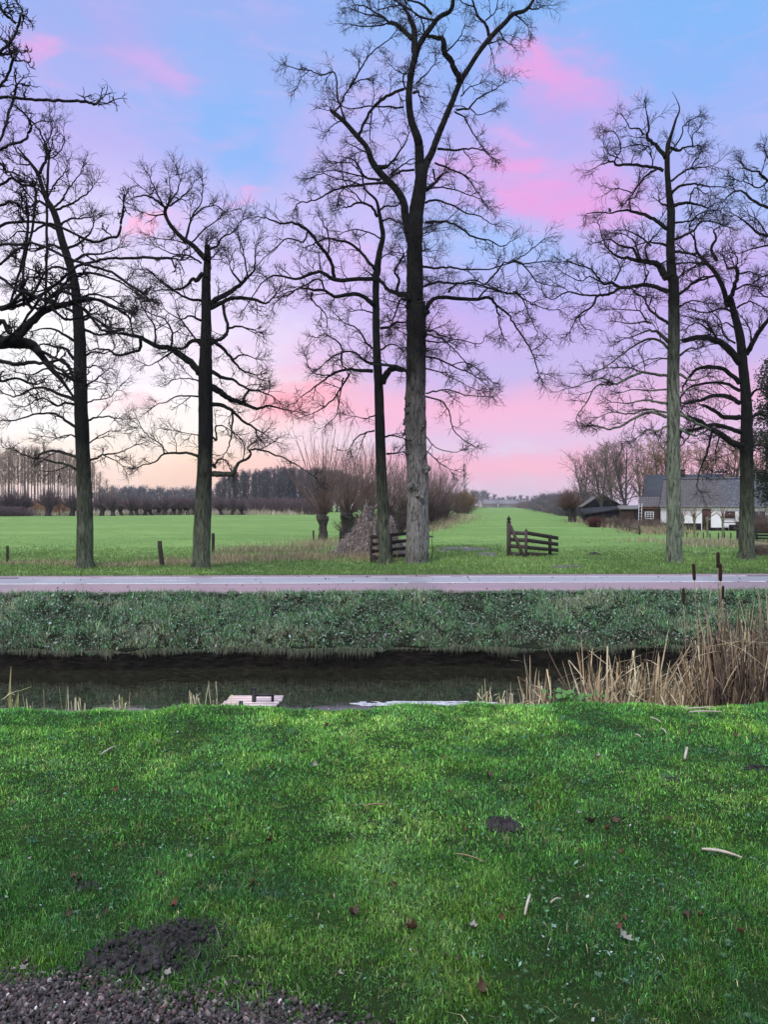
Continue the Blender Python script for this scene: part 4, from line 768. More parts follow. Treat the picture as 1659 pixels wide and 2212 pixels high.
# longer tufts, straw and broad-leaved weeds in the lawn
nt = 620; tx, ty = scatter(nt, 3.25, 8.5); k = ty > GRAV(tx)-.05; tx, ty = tx[k], ty[k]; nt = len(tx); m_ = 34
x = (tx[:, None]+RNG.normal(0, .022, (nt, m_))).ravel(); y = (ty[:, None]+RNG.normal(0, .022, (nt, m_))).ravel(); hh = np.repeat(RNG.uniform(.03, .065, nt), m_)*RNG.uniform(.5, 1.1, nt*m_)
tc = np.repeat(np.array([(.03, .10, .03), (.05, .15, .03), (.10, .20, .04), (.17, .22, .07), (.05, .14, .07)])[RNG.integers(0, 5, nt)], m_, 0)*RNG.lognormal(0, .35, (nt*m_, 1))*np.interp(y, [3.2, 8], [1, 1.7])[:, None]  # tufts follow the lawn's painted brightening towards the canal
blades('lawn_tufts', x, y, hh, .0045*RNG.uniform(.6, 1.5, nt*m_), tc, lean=.95)
n = 5200; x, y = scatter(n, 3.2, 8.6); k = (y > GRAV(x)) & (fb(x, y, 1.6, 733) > .42); x, y = x[k], y[k]; n = len(x)
blades('lawn_straw', x, y, RNG.uniform(.02, .06, n), .0035*RNG.uniform(.5, 1.3, n), np.array([.30, .27, .15])*RNG.lognormal(0, .45, (n, 1)), M_STRAW, lean=1.4, flop=.6)
nr = 420; rx_, ry_ = scatter(nr, 3.25, 8.4); k = (fb(rx_, ry_, .8, 741) > .47) & (ry_ > GRAV(rx_)); rx_, ry_ = rx_[k], ry_[k]; nr = len(rx_); V, Fq, C = [], [], []
for j in range(nr):
    s0 = RNG.uniform(.6, 1.3); col = np.array([(.03, .10, .03), (.05, .13, .045), (.07, .15, .07)][RNG.integers(0, 3)])*RNG.uniform(.7, 1.2)
    for q in range(7):
        a = q*.9+RNG.normal(0, .2); d_ = np.array([math.cos(a), math.sin(a), 0]); p_ = np.array([-d_[1], d_[0], 0]); L_1 = .022*s0*RNG.uniform(.6, 1.1); c = np.array([rx_[j], ry_[j], float(G(rx_[j], ry_[j]))+.018]); k0 = len(V)
        V += [c, c+d_*L_1*.5-p_*L_1*.26+[0, 0, .016], c+d_*L_1+[0, 0, .010], c+d_*L_1*.5+p_*L_1*.26+[0, 0, .016]]; Fq.append((k0, k0+1, k0+2, k0+3)); C += [col]*4
tag(new_mesh('lawn_weeds', np.array(V), [np.array(Fq)], M_BLADE, None, True, np.array(C)), kind='stuff')

# clods and grass growing over the big bare patch
def clods(parent, x, y, rx, ry, n, s0, s1):
    v, f = ICO1; a = RNG.uniform(0, 6.28, n); r = np.sqrt(RNG.random(n))*1.1; X = rx*r*np.cos(a); Y = ry*r*np.sin(a); s = RNG.uniform(s0, s1, n)*RNG.lognormal(0, .3, n)
    P_ = v[None]*(1+RNG.normal(0, .25, (n, len(v), 1)))*s[:, None, None]+np.stack([X, Y, G(x+X, y+Y)-parent.location.z+.045*np.clip(1-r**1.7, 0, 1)*(rx/.3)+.004], 1)[:, None]
    F_ = (f[None]+(np.arange(n)*len(v))[:, None, None]).reshape(-1, 3); o = new_mesh('loose_clods', P_.reshape(-1, 3), [F_], M_EARTH, parent, False); o['kind'] = 'stuff'
for o in [o for o in bpy.data.objects if o.name.startswith('mole_hill') and o.location.y < 9]:
    q = [b for b in BARE if abs(b[0]-o.location.x) < .12 and abs(b[1]-o.location.y) < .15]; w0_ = o.dimensions.x/2.3; clods(o, o.location.x, o.location.y, w0_, o.dimensions.y/2.3, 420 if w0_ > .2 else 120, .004, .012 if w0_ > .2 else .008)
x0_, y0_ = LP(340, 2062); n = 1500; cl_ = RNG.integers(0, 16, n); cx_ = x0_+RNG.uniform(-.36, .5, 16)[cl_]; cy_ = y0_+RNG.uniform(-.28, .2, 16)[cl_]; x = cx_+RNG.normal(0, .03, n); y = cy_+RNG.normal(0, .025, n)
blades('lawn_tufts', x, y, .06*RNG.lognormal(0, .35, n), np.full(n, .0045), pal(n, RNG.random(n), [(.02, .07, .02), (.05, .13, .03), (.10, .17, .05)], .4), lean=1.0)
# bright sky reflection on the near water, painted as a pale ragged sheet
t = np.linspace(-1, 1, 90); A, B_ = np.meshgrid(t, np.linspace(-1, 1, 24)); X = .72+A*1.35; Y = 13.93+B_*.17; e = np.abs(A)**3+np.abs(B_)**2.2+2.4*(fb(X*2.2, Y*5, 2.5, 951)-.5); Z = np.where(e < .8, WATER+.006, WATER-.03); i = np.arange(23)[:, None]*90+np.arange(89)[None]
tag(new_mesh('sky_reflection_sheet', np.stack([X, Y, Z], -1).reshape(-1, 3), [np.stack([i, i+1, i+91, i+90], -1).reshape(-1, 4)], mat('painted_sky_reflection', lambda t: pr(t, t.ramp(t.noise(geo(t), 9, 5, .7), [(.35, (.16, .16, .17)), (.6, (.62, .62, .66))]), .3, spec=.8))), kind='structure')

# grass creeping over the road edges
n = 9000; x = RNG.uniform(-14, 15, n); e = RNG.random(n) < .5; u = np.where(e, U_R0+np.abs(RNG.normal(0, .06, n))-.05, U_R1-np.abs(RNG.normal(0, .09, n))+.05); y = u+SLOPE*x; k = fb(x, y, 1.6, 871) > .48; x, y = x[k], y[k]; n = len(x)
blades('verge_grass', x, y, .055*RNG.lognormal(0, .4, n), np.full(n, .012), pal(n, RNG.random(n), [(.06, .10, .03), (.12, .20, .05), (.20, .22, .10)], .35), lean=1.1, zoff=.035)
litter('road_leaves', 120, (-13, 14), (19.5, 24.05), .03, [(.10, .06, .04), (.05, .035, .03), (.2, .14, .08)], .02)
for o in [o for o in bpy.data.objects if o.name == 'road_leaves']: o.location.z = .05
# ------------------------------------------------------------------ generic background trees
def lpart(mb, name, m, root, smooth=True):
    """part built in its thing's own coordinates"""
    return new_mesh(name, np.vstack(mb.V), [np.vstack(f) for f in mb.F.values()], m, root, smooth, np.vstack(mb.C) if mb.C else None)
def bg_tree(name, h, r0, cb, spread, n1, seed, mats, elev=(15, 55), twr=.02, n2=8, n3=5, l2=.38, l3=.4, wig=.18, lean=0, up=.05, forks=1, prof=None, single=False, far=None):
    rng = np.random.default_rng(seed); root = empty(name, far or (0, 0, 0)); tm = MB(); cm = MB() if not single else tm
    lead = []
    for k in range(forks):
        a = rng.uniform(0, 6.28); f0 = 0 if forks == 1 else .22
        K = 12; t = np.linspace(0, 1, K); hh = h*rng.uniform(.85, 1) if k else h
        off = (np.clip(t-f0, 0, 1)*(.55*spread if forks > 1 else .0))[:, None]*np.array([math.cos(a), math.sin(a)])
        p = np.stack([off[:, 0]+np.cumsum(rng.normal(0, .012*h/4, K))*t+lean*t*h, off[:, 1]+np.cumsum(rng.normal(0, .012*h/4, K))*t, hh*t-.15], 1)
        r = r0*(1 if forks == 1 else .8)*(1-.9*t)**.8+.012; r[0] *= 1.3
        tm.tube(p, r, 7, True, .03); lead.append((p, r))
    for p, r in lead:
        n = n1//forks; s, d, rr, t = spawn(p[None], r[None], n, rng, cb, .99, 40, 75); a = rng.uniform(0, 6.28, n)+0
        e = np.radians(rng.uniform(*elev, n)+20*(t-cb)/(1-cb)); d = np.stack([np.cos(a)*np.cos(e), np.sin(a)*np.cos(e), np.sin(e)], 1)
        q = (t-cb)/(1-cb); pf = prof(q) if prof else np.sin(np.clip(.25+.75*q, 0, 1)*np.pi)**.6*.75+.3
        L = spread*pf*rng.uniform(.7, 1.15, n); P1 = grow(s, d, L, 7, wig*.7, up, rng); R1 = np.minimum(r0*.35, rr*.7)[:, None]*np.linspace(1, .35, 7)
        R1 = np.maximum(R1, twr); V, f4 = tubes(P1, R1, 4); cm.add(V, [f4])
        s, d, rr, t = spawn(P1, R1, n2, rng, .15, 1, 25, 60); l = l2*spread*rng.uniform(.4, 1.1, len(s)); P2 = grow(s, d, l, 5, wig, up, rng); R2 = np.full((len(s), 1), twr*.8)*np.linspace(1, .6, 5)
        V, f4 = tubes(P2, R2, 3); cm.add(V, [f4])
        if n3:
            s, d, rr, t = spawn(P2, R2, n3, rng, .2, 1, 20, 55); l = l3*l2*spread*rng.uniform(.5, 1.1, len(s)); P3 = grow(s, d, l, 3, wig, up, rng); R3 = np.full((len(s), 1), twr*.62)*np.linspace(1, .7, 3)
            V, f4 = tubes(P3, R3, 3); cm.add(V, [f4])
    if single: lpart(tm, 'trunk', mats[0], root)
    else: lpart(tm, 'trunk', mats[0], root); lpart(cm, 'crown', mats[1], root)
    return root
def pollard(name, head, rad, shoot, ns, seed, mats, fan=60, sr=.012, lean=0.0, n2=4, kn=1.5, l2=.3, curve=.05):
    rng = np.random.default_rng(seed); root = empty(name, (0, 0, 0)); tm = MB(); cm = MB()
    t = np.linspace(0, 1, 9); p = np.stack([lean*t*head+rng.normal(0, .015, 9), rng.normal(0, .015, 9), head*t-.15*(t == 0)], 1)
    r = rad*(1.12-.25*np.sin(t*2.2))*np.where(t > .85, kn, np.where(t > .7, 1.2, 1)); r[0] *= 1.25; tm.tube(p, r, 12, True, .07)
    top = p[-1]
    for _ in range(7):
        icoV, icoF = ICO; tm.add(icoV*rad*rng.uniform(.45, .75)*(1+rng.normal(0, .12, (len(icoV), 1)))+top+rng.normal(0, .5, 3)*rad*[1, 1, .5], [icoF])
    a = rng.uniform(0, 6.28, ns); th = np.radians(fan*rng.random(ns)**.75); d = np.stack([np.sin(th)*np.cos(a), np.sin(th)*np.sin(a), np.cos(th)], 1)
    s = top+d*rad*[.9, .9, .5]; L = shoot*rng.uniform(.55, 1.1, ns)*(1-.25*(th/np.radians(90)))
    P1 = grow(s, nrm(d*[1.1, 1.1, 1]), L, 8, .05, curve, rng); R1 = (sr*rng.uniform(.7, 1.5, ns))[:, None]*np.linspace(1.2, .4, 8); V, f4 = tubes(P1, R1, 4); cm.add(V, [f4])
    if n2:
        s, d, rr, t = spawn(P1, R1, n2, rng, .15, .95, 12, 35); P2 = grow(s, d, shoot*l2*rng.uniform(.4, 1.1, len(s)), 4, .07, .06, rng); R2 = np.full((len(s), 1), sr*.5)*np.linspace(1, .5, 4); V, f4 = tubes(P2, R2, 3); cm.add(V, [f4])
    lpart(tm, 'trunk', mats[0], root); lpart(cm, 'crown', mats[1], root); return root
def bush(name, w_, h, n, seed, m, sr=.012, n2=5, loc=None, wig=.15, depth=None):
    """thicket of stems from the ground; one mesh"""
    rng = np.random.default_rng(seed); mb = MB(); depth = depth or w_
    s = np.stack([rng.normal(0, w_*.22, n), rng.normal(0, depth*.22, n), np.full(n, -.05)], 1); d = nrm(np.stack([s[:, 0]/w_*1.6+rng.normal(0, .25, n), s[:, 1]/depth*1.6+rng.normal(0, .25, n), np.ones(n)], 1))
    P1 = grow(s, d, h*rng.uniform(.6, 1.05, n), 6, wig, .02, rng); R1 = np.full((n, 1), sr)*np.linspace(1.2, .5, 6); V, f4 = tubes(P1, R1, 3); mb.add(V, [f4])
    s, d, rr, t = spawn(P1, R1, n2, rng, .15, 1, 20, 60); P2 = grow(s, d, h*.28*rng.uniform(.4, 1.1, len(s)), 4, wig, .03, rng); R2 = np.full((len(s), 1), sr*.6)*np.linspace(1, .5, 4); V, f4 = tubes(P2, R2, 3); mb.add(V, [f4])
    o = new_mesh(name, np.vstack(mb.V), [np.vstack(f) for f in mb.F.values()], m)
    if loc is not None: o.location = loc
    return o
def put(o, x, y, rz=0.0, sc=1.0, z=None):
    """x in photo units, y = distance in metres"""
    X = (x-CX)/F*y; o.location = (X, y, float(G(X, y)) if z is None else z); o.rotation_euler = (0, 0, rz); o.scale = (sc, sc, sc) if not isinstance(sc, tuple) else sc; return o
M_WIL_T = mat('willow_bark', _simple((.025, .022, .02), (.07, .062, .055), 5, .95, .8, .04))
M_WIL = mat('willow_shoots', _simple((.085, .055, .05), (.20, .135, .12), .8, .8, .1))
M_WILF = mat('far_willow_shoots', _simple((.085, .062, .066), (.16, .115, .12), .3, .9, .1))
M_POP = mat('poplar_bark', _simple((.07, .055, .045), (.15, .12, .095), .5, .9, .2))
M_POPT = mat('poplar_twigs', _simple((.20, .145, .115), (.36, .27, .21), .15, .9, .1))
M_DARKW = mat('wood_edge_bark', _simple((.06, .063, .072), (.12, .12, .13), .2, .9, .1))
M_GOLD = mat('golden_brown_twigs', _simple((.12, .085, .045), (.24, .17, .09), .6, .9, .1))
M_FARG = mat('distant_twigs', _simple((.12, .115, .13), (.20, .19, .21), .05, .9, .1))  # lighter grey stands in for some of the distance haze
ORD = ['first', 'second', 'third', 'fourth', 'fifth', 'sixth', 'seventh', 'eighth', 'ninth', 'tenth', 'eleventh', 'twelfth', 'thirteenth', 'fourteenth', 'fifteenth', 'sixteenth', 'seventeenth', 'eighteenth', 'nineteenth', 'twentieth', 'twenty-first', 'twenty-second', 'twenty-third', 'twenty-fourth', 'twenty-fifth', 'twenty-sixth']
rg = np.random.default_rng(99)

M_BRUSH = mat('dark_brush', _simple((.045, .03, .03), (.10, .07, .065), .9, .9, .1))
# -- row of big pollard willows receding along the ditch
wp = [pollard('pollard_willow', 1.45, .26, 5.4, 74, 31, (M_WIL_T, M_WIL), 44, .015, n2=3, l2=.25), pollard('pollard_willow', 1.5, .34, 5.0, 95, 32, (M_WIL_T, M_WIL), 52, .014, n2=4), pollard('pollard_willow', 1.6, .36, 5.2, 120, 33, (M_WIL_T, M_WIL), 56, .016, n2=4)]
rows = [(698, 44.6, 0, 1.0, 'pollard willow with a clean straight trunk and upright shoots, nearest of the willow row'), (750, 48.5, 1, .98, 'bushy pollard willow just behind the nearest clean trunked willow'), (792, 54, 2, 1.0, 'pollard willow rising behind the left flank of the straw heap'), (842, 60, 1, 1.0, 'pollard willow seen between the slim oak and the thick pale oak'),
        (872, 68, 2, 1.0, 'pollard willow half hidden by the thick pale oak trunk'), (908, 76, 2, .98, 'purple brown pollard willow just right of the thick pale oak trunk'), (932, 86, 1, 1.12, 'second purple brown pollard willow right of the thick pale oak trunk'), (950, 98, 2, 1.1, 'pollard willow near the far end of the willow row'), (965, 112, 1, 1.08, 'last and farthest pollard willow at the end of the willow row')]
used = set()
for i, (x, d, k, s, lb) in enumerate(rows):
    o = wp[k] if k not in used else clone(wp[k]); used.add(k); put(o, x, d, rg.uniform(0, 6), s); tag(o, lb, 'willow', 'pollard willows along the meadow ditch')
for i, (x, d, w_, h, lb) in enumerate([(778, 51, 1.9, 1.6, 'dark brown brush behind the left slope of the straw heap'), (835, 56, 3.0, 2.2, 'dark brush between the two central oaks'), (905, 72, 3, 3.6, 'purple brown brush right behind the thick pale trunk'), (940, 92, 3.2, 3.8, 'purple brown brush under the far end of the willow row')]):
    o = bush('brush', w_, h, 300, 60+i, M_BRUSH, .020, 6); put(o, x, d); tag(o, lb, 'bush')
o = bush('bush', 2.8, 5.6, 420, 71, M_GOLD, .05, 7); put(o, 1000, 190); tag(o, 'round olive brown bush standing alone beyond the willow row', 'bush')
o = bg_tree('bare_tree', 13, .12, .3, 1.8, 26, 73, (M_FARG, M_FARG), elev=(40, 70), twr=.05, n2=6, n3=3); put(o, 1004, 215); tag(o, 'thin pale feathery tree behind the lone round bush', 'tree')

# -- far left: pollard row, poplar wood, second wood, distant line
fw = [pollard('pollard_willow', 1.3, .42, 2.7, 170, 41+i, (M_WIL_T, M_WILF), 82, .036, n2=5, l2=.3, curve=.10, lean=l_) for i, l_ in enumerate((0, -.3, .25))]
fx_ = [(20, 148, 1.3), (58, 150, 1.15), (102, 150, 1.35), (130, 158, .8), (154, 152, 1.15), (178, 155, .9), (218, 152, 1.1), (243, 150, 1.0), (262, 158, .9), (283, 156, 1.0), (296, 162, .95), (312, 160, .95), (326, 163, .95), (340, 165, .9), (356, 163, 1.0), (372, 166, .95), (388, 165, .9), (404, 166, .95), (420, 165, 1.0), (478, 166, .95), (500, 166, 1.0), (524, 168, .9)]
for i, (x, d, s) in enumerate(fx_):
    k = (i*7+(i//3)) % 3; o = fw[k] if ('f', k) not in used else clone(fw[k]); used.add(('f', k)); put(o, x, d, rg.uniform(-.4, .4), s)
    tag(o, 'low round far pollard willow behind the left meadow, %s from the left in its row' % ORD[i], 'willow', 'far pollard willows behind the left meadow')
for x, d, w_, h in [(20, 146, 8, 2.0)]:
    o = bush('thicket', w_, h, 500, 5, M_WILF, .05, 5, depth=3); put(o, x, d); tag(o, 'dark low thicket at the far left end of the pollard row', 'thicket')
o = bush('reed_bush', 8, 3.4, 500, 6, mat('orange_reed', _simple((.30, .16, .08), (.46, .27, .15), .6, .9, .1)), .05, 4, depth=3, wig=.08); put(o, 95+2, 158); tag(o, 'orange brown bush between two dark far pollards on the left', 'bush')
# coppice belt: one continuous mass of stems
def belt(name, x0, x1, d0, d1, h, n, m, sr, seed, prof=None, n2=3):
    rng = np.random.default_rng(seed); mb = MB(); d = rng.uniform(d0, d1, n); x = rng.uniform(x0, x1, n); X = (x-CX)/F*d
    hh = h*rng.uniform(.65, 1.05, n)*(prof(x) if prof else 1)*(.85+.3*fb(X, d, .12, seed)); s = np.stack([X, d, np.full(n, 0.)], 1); dr = nrm(np.stack([rng.normal(0, .16, n), rng.normal(0, .16, n), np.ones(n)], 1))
    P1 = grow(s, dr, hh, 5, .08, .02, rng); R1 = np.full((n, 1), sr)*np.linspace(1.2, .5, 5); V, f4 = tubes(P1, R1, 3); mb.add(V, [f4])
    s, dd, rr, t = spawn(P1, R1, n2, rng, .3, 1, 20, 50); P2 = grow(s, dd, h*.22*rng.uniform(.5, 1.1, len(s)), 3, .15, .03, rng); R2 = np.full((len(s), 1), sr*.7)*np.linspace(1, .5, 3); V, f4 = tubes(P2, R2, 3); mb.add(V, [f4])
    return tag(new_mesh(name, np.vstack(mb.V), [np.vstack(f) for f in mb.F.values()], m), 'purple brown coppice belt', None, None, 'stuff')
belt('coppice_belt', 350, 690, 172, 184, 3.6, 5200, M_WILF, .05, 81)
belt('coppice_belt', -20, 360, 186, 196, 3.2, 4200, M_WILF, .05, 82)
# poplar wood: single trunks can be told apart
pf = lambda q: .45+.7*q*(1.15-q)*2
pops = [bg_tree('poplar', 16, .17, .45, 1.9, 26, 90+i, (M_POP, M_POPT), elev=(35, 65), twr=.036, n2=5, n3=3, l2=.5, l3=.5, prof=pf, wig=.12) for i in range(4)]
for i in range(64):
    d = 196+rg.uniform(0, 34); x = -22+i*3.62+rg.uniform(-2.2, 2.2); o = pops[i] if i < 4 else clone(pops[i % 4])
    hs = np.interp(x, [-20, 60, 140, 190, 215], [1.0, 1.03, .98, .86, .62])*rg.uniform(.92, 1.05)*d/205; put(o, x, d, rg.uniform(0, 6), (hs*.95, hs*.95, hs))
    tag(o, 'tall thin bare poplar in the pale wood at the left horizon', 'poplar', 'poplars of the wood at the left horizon')
for i, (x, d, s) in enumerate([(214, 190, .62), (232, 188, .5), (238, 200, .42), (248, 205, .36)]):
    o = clone(pops[i]); put(o, x, d, 1.0+i, (s*1.6, s*1.6, s)); tag(o, 'low pale bare tree at the right end of the poplar wood', 'tree', 'low trees ending the poplar wood')
# second wood, behind the oaks: dense block with a rounded top
dw = [bg_tree('wood_tree', 13, .22, .14, 2.5, 34, 110+i, (M_DARKW, M_DARKW), elev=(30, 66), twr=.045, n2=6, n3=3, l2=.5, wig=.2, single=True) for i in range(3)]
for i in range(120):
    x = 464+350*i/120+rg.uniform(-6, 6); d = rg.uniform(215, 262); o = dw[i] if i < 3 else clone(dw[i % 3])
    hs = np.interp(x, [462, 480, 520, 600, 720, 815], [.52, .74, .84, .93, .90, .60])*rg.uniform(.93, 1.05)*d/228; put(o, x, d, rg.uniform(0, 6), (hs*1.1, hs*1.1, hs))
    tag(o, 'dark bare tree in the dense dark wood behind the willow row', 'tree', 'trees of the dense dark wood')
fs = [bg_tree('distant_tree', 9, .2, .2, 4.0, 24, 130+i, (M_FARG, M_FARG), elev=(10, 60), twr=.10, n2=6, n3=3, single=True, l2=.45) for i in range(2)]
for i in range(46):
    x = 205+i*5.6+rg.uniform(-2, 2); d = rg.uniform(300, 350); o = fs[i] if i < 2 else clone(fs[i % 2]); put(o, x, d, rg.uniform(0, 6), rg.uniform(.70, .98))
    tag(o, 'hazy bare tree on the horizon between the two woods', 'tree', 'hazy tree line between the two woods')
# horizon, right of the willow row
for i in range(40):
    x = 975+i*6.4+rg.uniform(-3, 3); d = rg.uniform(640, 780); o = clone(fs[i % 2]); put(o, x, d, rg.uniform(0, 6), rg.uniform(.7, 1.25)*(1.25 if x < 1060 else .9))
    tag(o, 'faint grey tree on the far horizon beyond the long meadow', 'tree', 'faint trees on the far horizon')
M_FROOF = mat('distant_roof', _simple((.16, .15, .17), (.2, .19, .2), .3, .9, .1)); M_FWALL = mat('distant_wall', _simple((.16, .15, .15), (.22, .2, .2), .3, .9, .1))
def gable(root, L, Wd, he, hr, mw, mr, ov=.3, x0=0, y0=0, z0=0, walls=True, th=.12):
    if walls:
        m = MB(); V = [(x0+i*L, y0+j*Wd, z0-.3 if k == 0 else z0+he) for k in (0, 1) for i, j in ((0, 0), (1, 0), (1, 1), (0, 1))]+[(x0, y0+Wd/2, z0+hr-th), (x0+L, y0+Wd/2, z0+hr-th)]
        m.add(V, [[(0, 1, 5, 4), (2, 3, 7, 6)], [(1, 2, 6, 9, 5), (3, 0, 4, 8, 7)]]); lpart(m, 'wall', mw, root, False)
    r = MB(); k = (hr-he)/(Wd/2)
    for s in (0, 1):
        ye = y0-ov if s == 0 else y0+Wd+ov; a = [(x0-ov, ye, z0+he-ov*k+.02), (x0+L+ov, ye, z0+he-ov*k+.02), (x0+L+ov, y0+Wd/2, z0+hr+.02), (x0-ov, y0+Wd/2, z0+hr+.02)]
        b = [(p, q, t+th) for p, q, t in a]; r.add(a+b, [[(3, 2, 1, 0), (4, 5, 6, 7), (0, 1, 5, 4), (1, 2, 6, 5), (2, 3, 7, 6), (3, 0, 4, 7)]])
    lpart(r, 'roof', mr, root, False)
for i, (x, L) in enumerate([(1042, 12), (1078, 15), (1150, 9)]):
    o = empty('farm_building', (0, 0, 0)); gable(o, L, 9, 3, 6.2, M_FWALL, M_FROOF); put(o, x, 600+i*12, -.1); tag(o, ['faint farm roof left of the meadow centre on the horizon', 'long faint farm building in the middle of the horizon', 'small faint pale building right of the meadow centre on the horizon'][i], 'building')
# right-hand hedges running towards the horizon
hb = [bush('field_shrub', 6, 5, 520, 140+i, mat('shrub_twigs_%d' % i, _simple(*[((.10, .095, .11), (.17, .16, .175)), ((.15, .11, .11), (.24, .18, .18))][i], .2, .9, .1)), .07, 6) for i in range(2)]
hs_ = [(1128, 520, .8, 1), (1138, 470, .85, 1), (1148, 430, .85, 1), (1156, 390, .8, 1), (1164, 360, .9, 1), (1172, 320, 1.0, 0), (1181, 285, 1.1, 0), (1190, 255, 1.15, 0), (1200, 230, 1.1, 0), (1211, 205, 1.0, 0), (1226, 185, 1.0, 1), (1240, 165, 1.0, 0), (1256, 150, 1.0, 0)]
for i, (x, d, s, k) in enumerate(hs_):
    o = hb[k] if ('h', k) not in used else clone(hb[k]); used.add(('h', k)); put(o, x, d, rg.uniform(0, 6), s); tag(o, 'rounded hedge shrub along the right side of the long meadow, %s from its far end' % ORD[i], 'shrub', 'hedge shrubs right of the long meadow')

# ------------------------------------------------------------------ farmyard on the right
o = pollard('pollard_willow', 1.7, .36, 2.3, 260, 51, (M_WIL_T, mat('reddish_shoots', _simple((.10, .06, .05), (.19, .12, .10), .8, .85, .1))), 80, .026, n2=5, lean=-.25, kn=1.3)
m2 = MB(); m2.tube([(.5, .1, -.1), (.42, .1, .7), (.25, 0, 1.4), (.3, 0, 1.9)], [.24, .2, .22, .3], 10, True, .06); lpart(m2, 'trunk', M_WIL_T, o)
put(o, 1236, 97); tag(o, 'leaning split pollard willow with reddish shoots left of the black barn', 'willow')
M_ORCH = mat('orchard_twigs', _simple((.10, .08, .065), (.20, .16, .135), .6, .9, .1))
ob = [bg_tree('bare_tree', 9.5, .22, .25, 3.8, 44, 151+i, (M_DARKW, M_ORCH), elev=(15, 60), twr=.022, n2=8, n3=5, forks=3, l2=.42) for i in range(2)]
for i, (x, d, s, lb) in enumerate([(1262, 118, .92, 'bare round crowned tree behind the black barn, leftmost of the farmyard trees'), (1300, 108, .98, 'bare spreading tree directly behind the black barn'), (1352, 84, .86, 'bare forked tree between the black barn and the wooden shed'),
                                   (1385, 112, 1.02, 'bare tree rising behind the tall grey farmhouse roof'), (1325, 128, 1.1, 'taller bare tree at the back of the farmyard trees')]):
    o = ob[i] if i < 2 else clone(ob[i % 2]); put(o, x, d, rg.uniform(0, 6), s); tag(o, lb, 'tree', 'bare trees around the farmyard')
gb = [bg_tree('bare_tree', 10, .2, .15, 3.6, 50, 161+i, (M_DARKW, M_GOLD), elev=(10, 60), twr=.026, n2=8, n3=5, forks=2, l2=.42) for i in range(2)]
for i, (x, d, s, lb) in enumerate([(1430, 96, 1.0, 'golden brown bare tree behind the left end of the tiled farmhouse roof'), (1480, 100, .95, 'golden brown bare tree behind the middle of the tiled farmhouse roof'), (1530, 94, .9, 'golden brown bare tree over the farmhouse door'), (1580, 98, .95, 'golden brown bare tree over the farmhouse window'), (1640, 90, .95, 'golden brown bare tree behind the right roof end'), (1690, 88, .9, 'golden brown bare tree at the right edge behind the farmhouse')]):
    o = gb[i] if i < 2 else clone(gb[i % 2]); put(o, x, d, rg.uniform(0, 6), s); tag(o, lb, 'tree', 'golden brown trees behind the farmhouse')
M_BLK = mat('black_tarred_wood', _simple((.008, .008, .009), (.025, .024, .025), 4, .8, .5, .01, (6, 6, .6)))
M_BRW = mat('brown_shed_wood', _simple((.03, .02, .017), (.08, .055, .045), 4, .85, .5, .01, (6, 6, .6)))
M_WHT = mat('white_plaster', _simple((.78, .79, .82), (.88, .88, .90), 1.3, .8, .2, .01))
M_WPT = mat('white_paint', _simple((.7, .7, .72), (.8, .8, .8), 4, .5, .1))
M_GRF = mat('grey_thatch', _simple((.10, .095, .09), (.20, .19, .185), 5, .9, .8, .04, (1, 6, 1)))
def _tile(t):
    p = objc(t); n = t.noise(p, .55, 5, .6); f = t.noise(p, 7, 4, .7); x = t.add('ShaderNodeSeparateXYZ', {0: p}).outputs[0]
    moss = t.math('MULTIPLY', t.add('ShaderNodeMapRange', {0: t.math('ADD', x, t.math('MULTIPLY', n, 5)), 1: 6.6, 2: 8.2, 3: 1, 4: 0}).outputs[0], t.add('ShaderNodeMapRange', {0: f, 1: .4, 2: .6}).outputs[0])
    c = t.ramp(f, [(.35, (.03, .035, .048)), (.55, (.06, .072, .10)), (.68, (.24, .27, .33))]); c = t.mix(t.math('MULTIPLY', moss, .75), c, (.115, .085, .07))
    return pr(t, c, .6, f, .3, .01, .5)
M_TILE = mat('glazed_pantiles', _tile)
def pantile_roof(root, x0, x1, y0, z0, y1, z1, nx, ny, m=M_TILE, inset=(0, 0), name='roof'):
    """corrugated tiled slope from eave (y0, z0) to ridge (y1, z1)"""
    V = []; NX = nx*6; NY = ny*2
    for j in range(NY+1):
        row, ph = divmod(j, 2); t = (row+(.999 if ph else 0))/ny if j < NY else 1.0; a = x0+inset[0]*t; b = x1-inset[1]*t
        lift = .035*(1-ph) if j < NY else 0
        for i in range(NX+1): V.append((a+(b-a)*i/NX, y0+(y1-y0)*t-lift*.3, z0+(z1-z0)*t+lift*.9+.035*math.cos(i*2*math.pi/6)+.02*(math.sin(i*2*math.pi/6) > .5)))
    i = np.arange(NY)[:, None]*(NX+1)+np.arange(NX)[None]; mb = MB().add(V, [np.stack([i, i+1, i+NX+2, i+NX+1], -1).reshape(-1, 4)]); return lpart(mb, name, m, root, False)
PH = math.radians(-21)
hx, hy = (1428-CX)/F*67.7, 67.7
house = tag(empty('farmhouse', (hx, hy, 0), PH), 'low white farmhouse with a dark glazed tile roof and black plinth', 'farmhouse')
L_, D_, EV, RD = 9.5, 6.4, 2.12, 4.50
m = MB(); m.add([(0, 0, -.2), (L_, 0, -.2), (L_, D_, -.2), (0, D_, -.2), (0, 0, EV), (L_, 0, EV), (L_, D_, EV), (0, D_, EV), (.2, D_/2, RD-.12), (L_-.3, D_/2, RD-.12)], [[(0, 1, 5, 4), (2, 3, 7, 6)], [(1, 2, 6, 9, 5), (3, 0, 4, 8, 7)]]); lpart(m, 'wall', M_WHT, house, False)
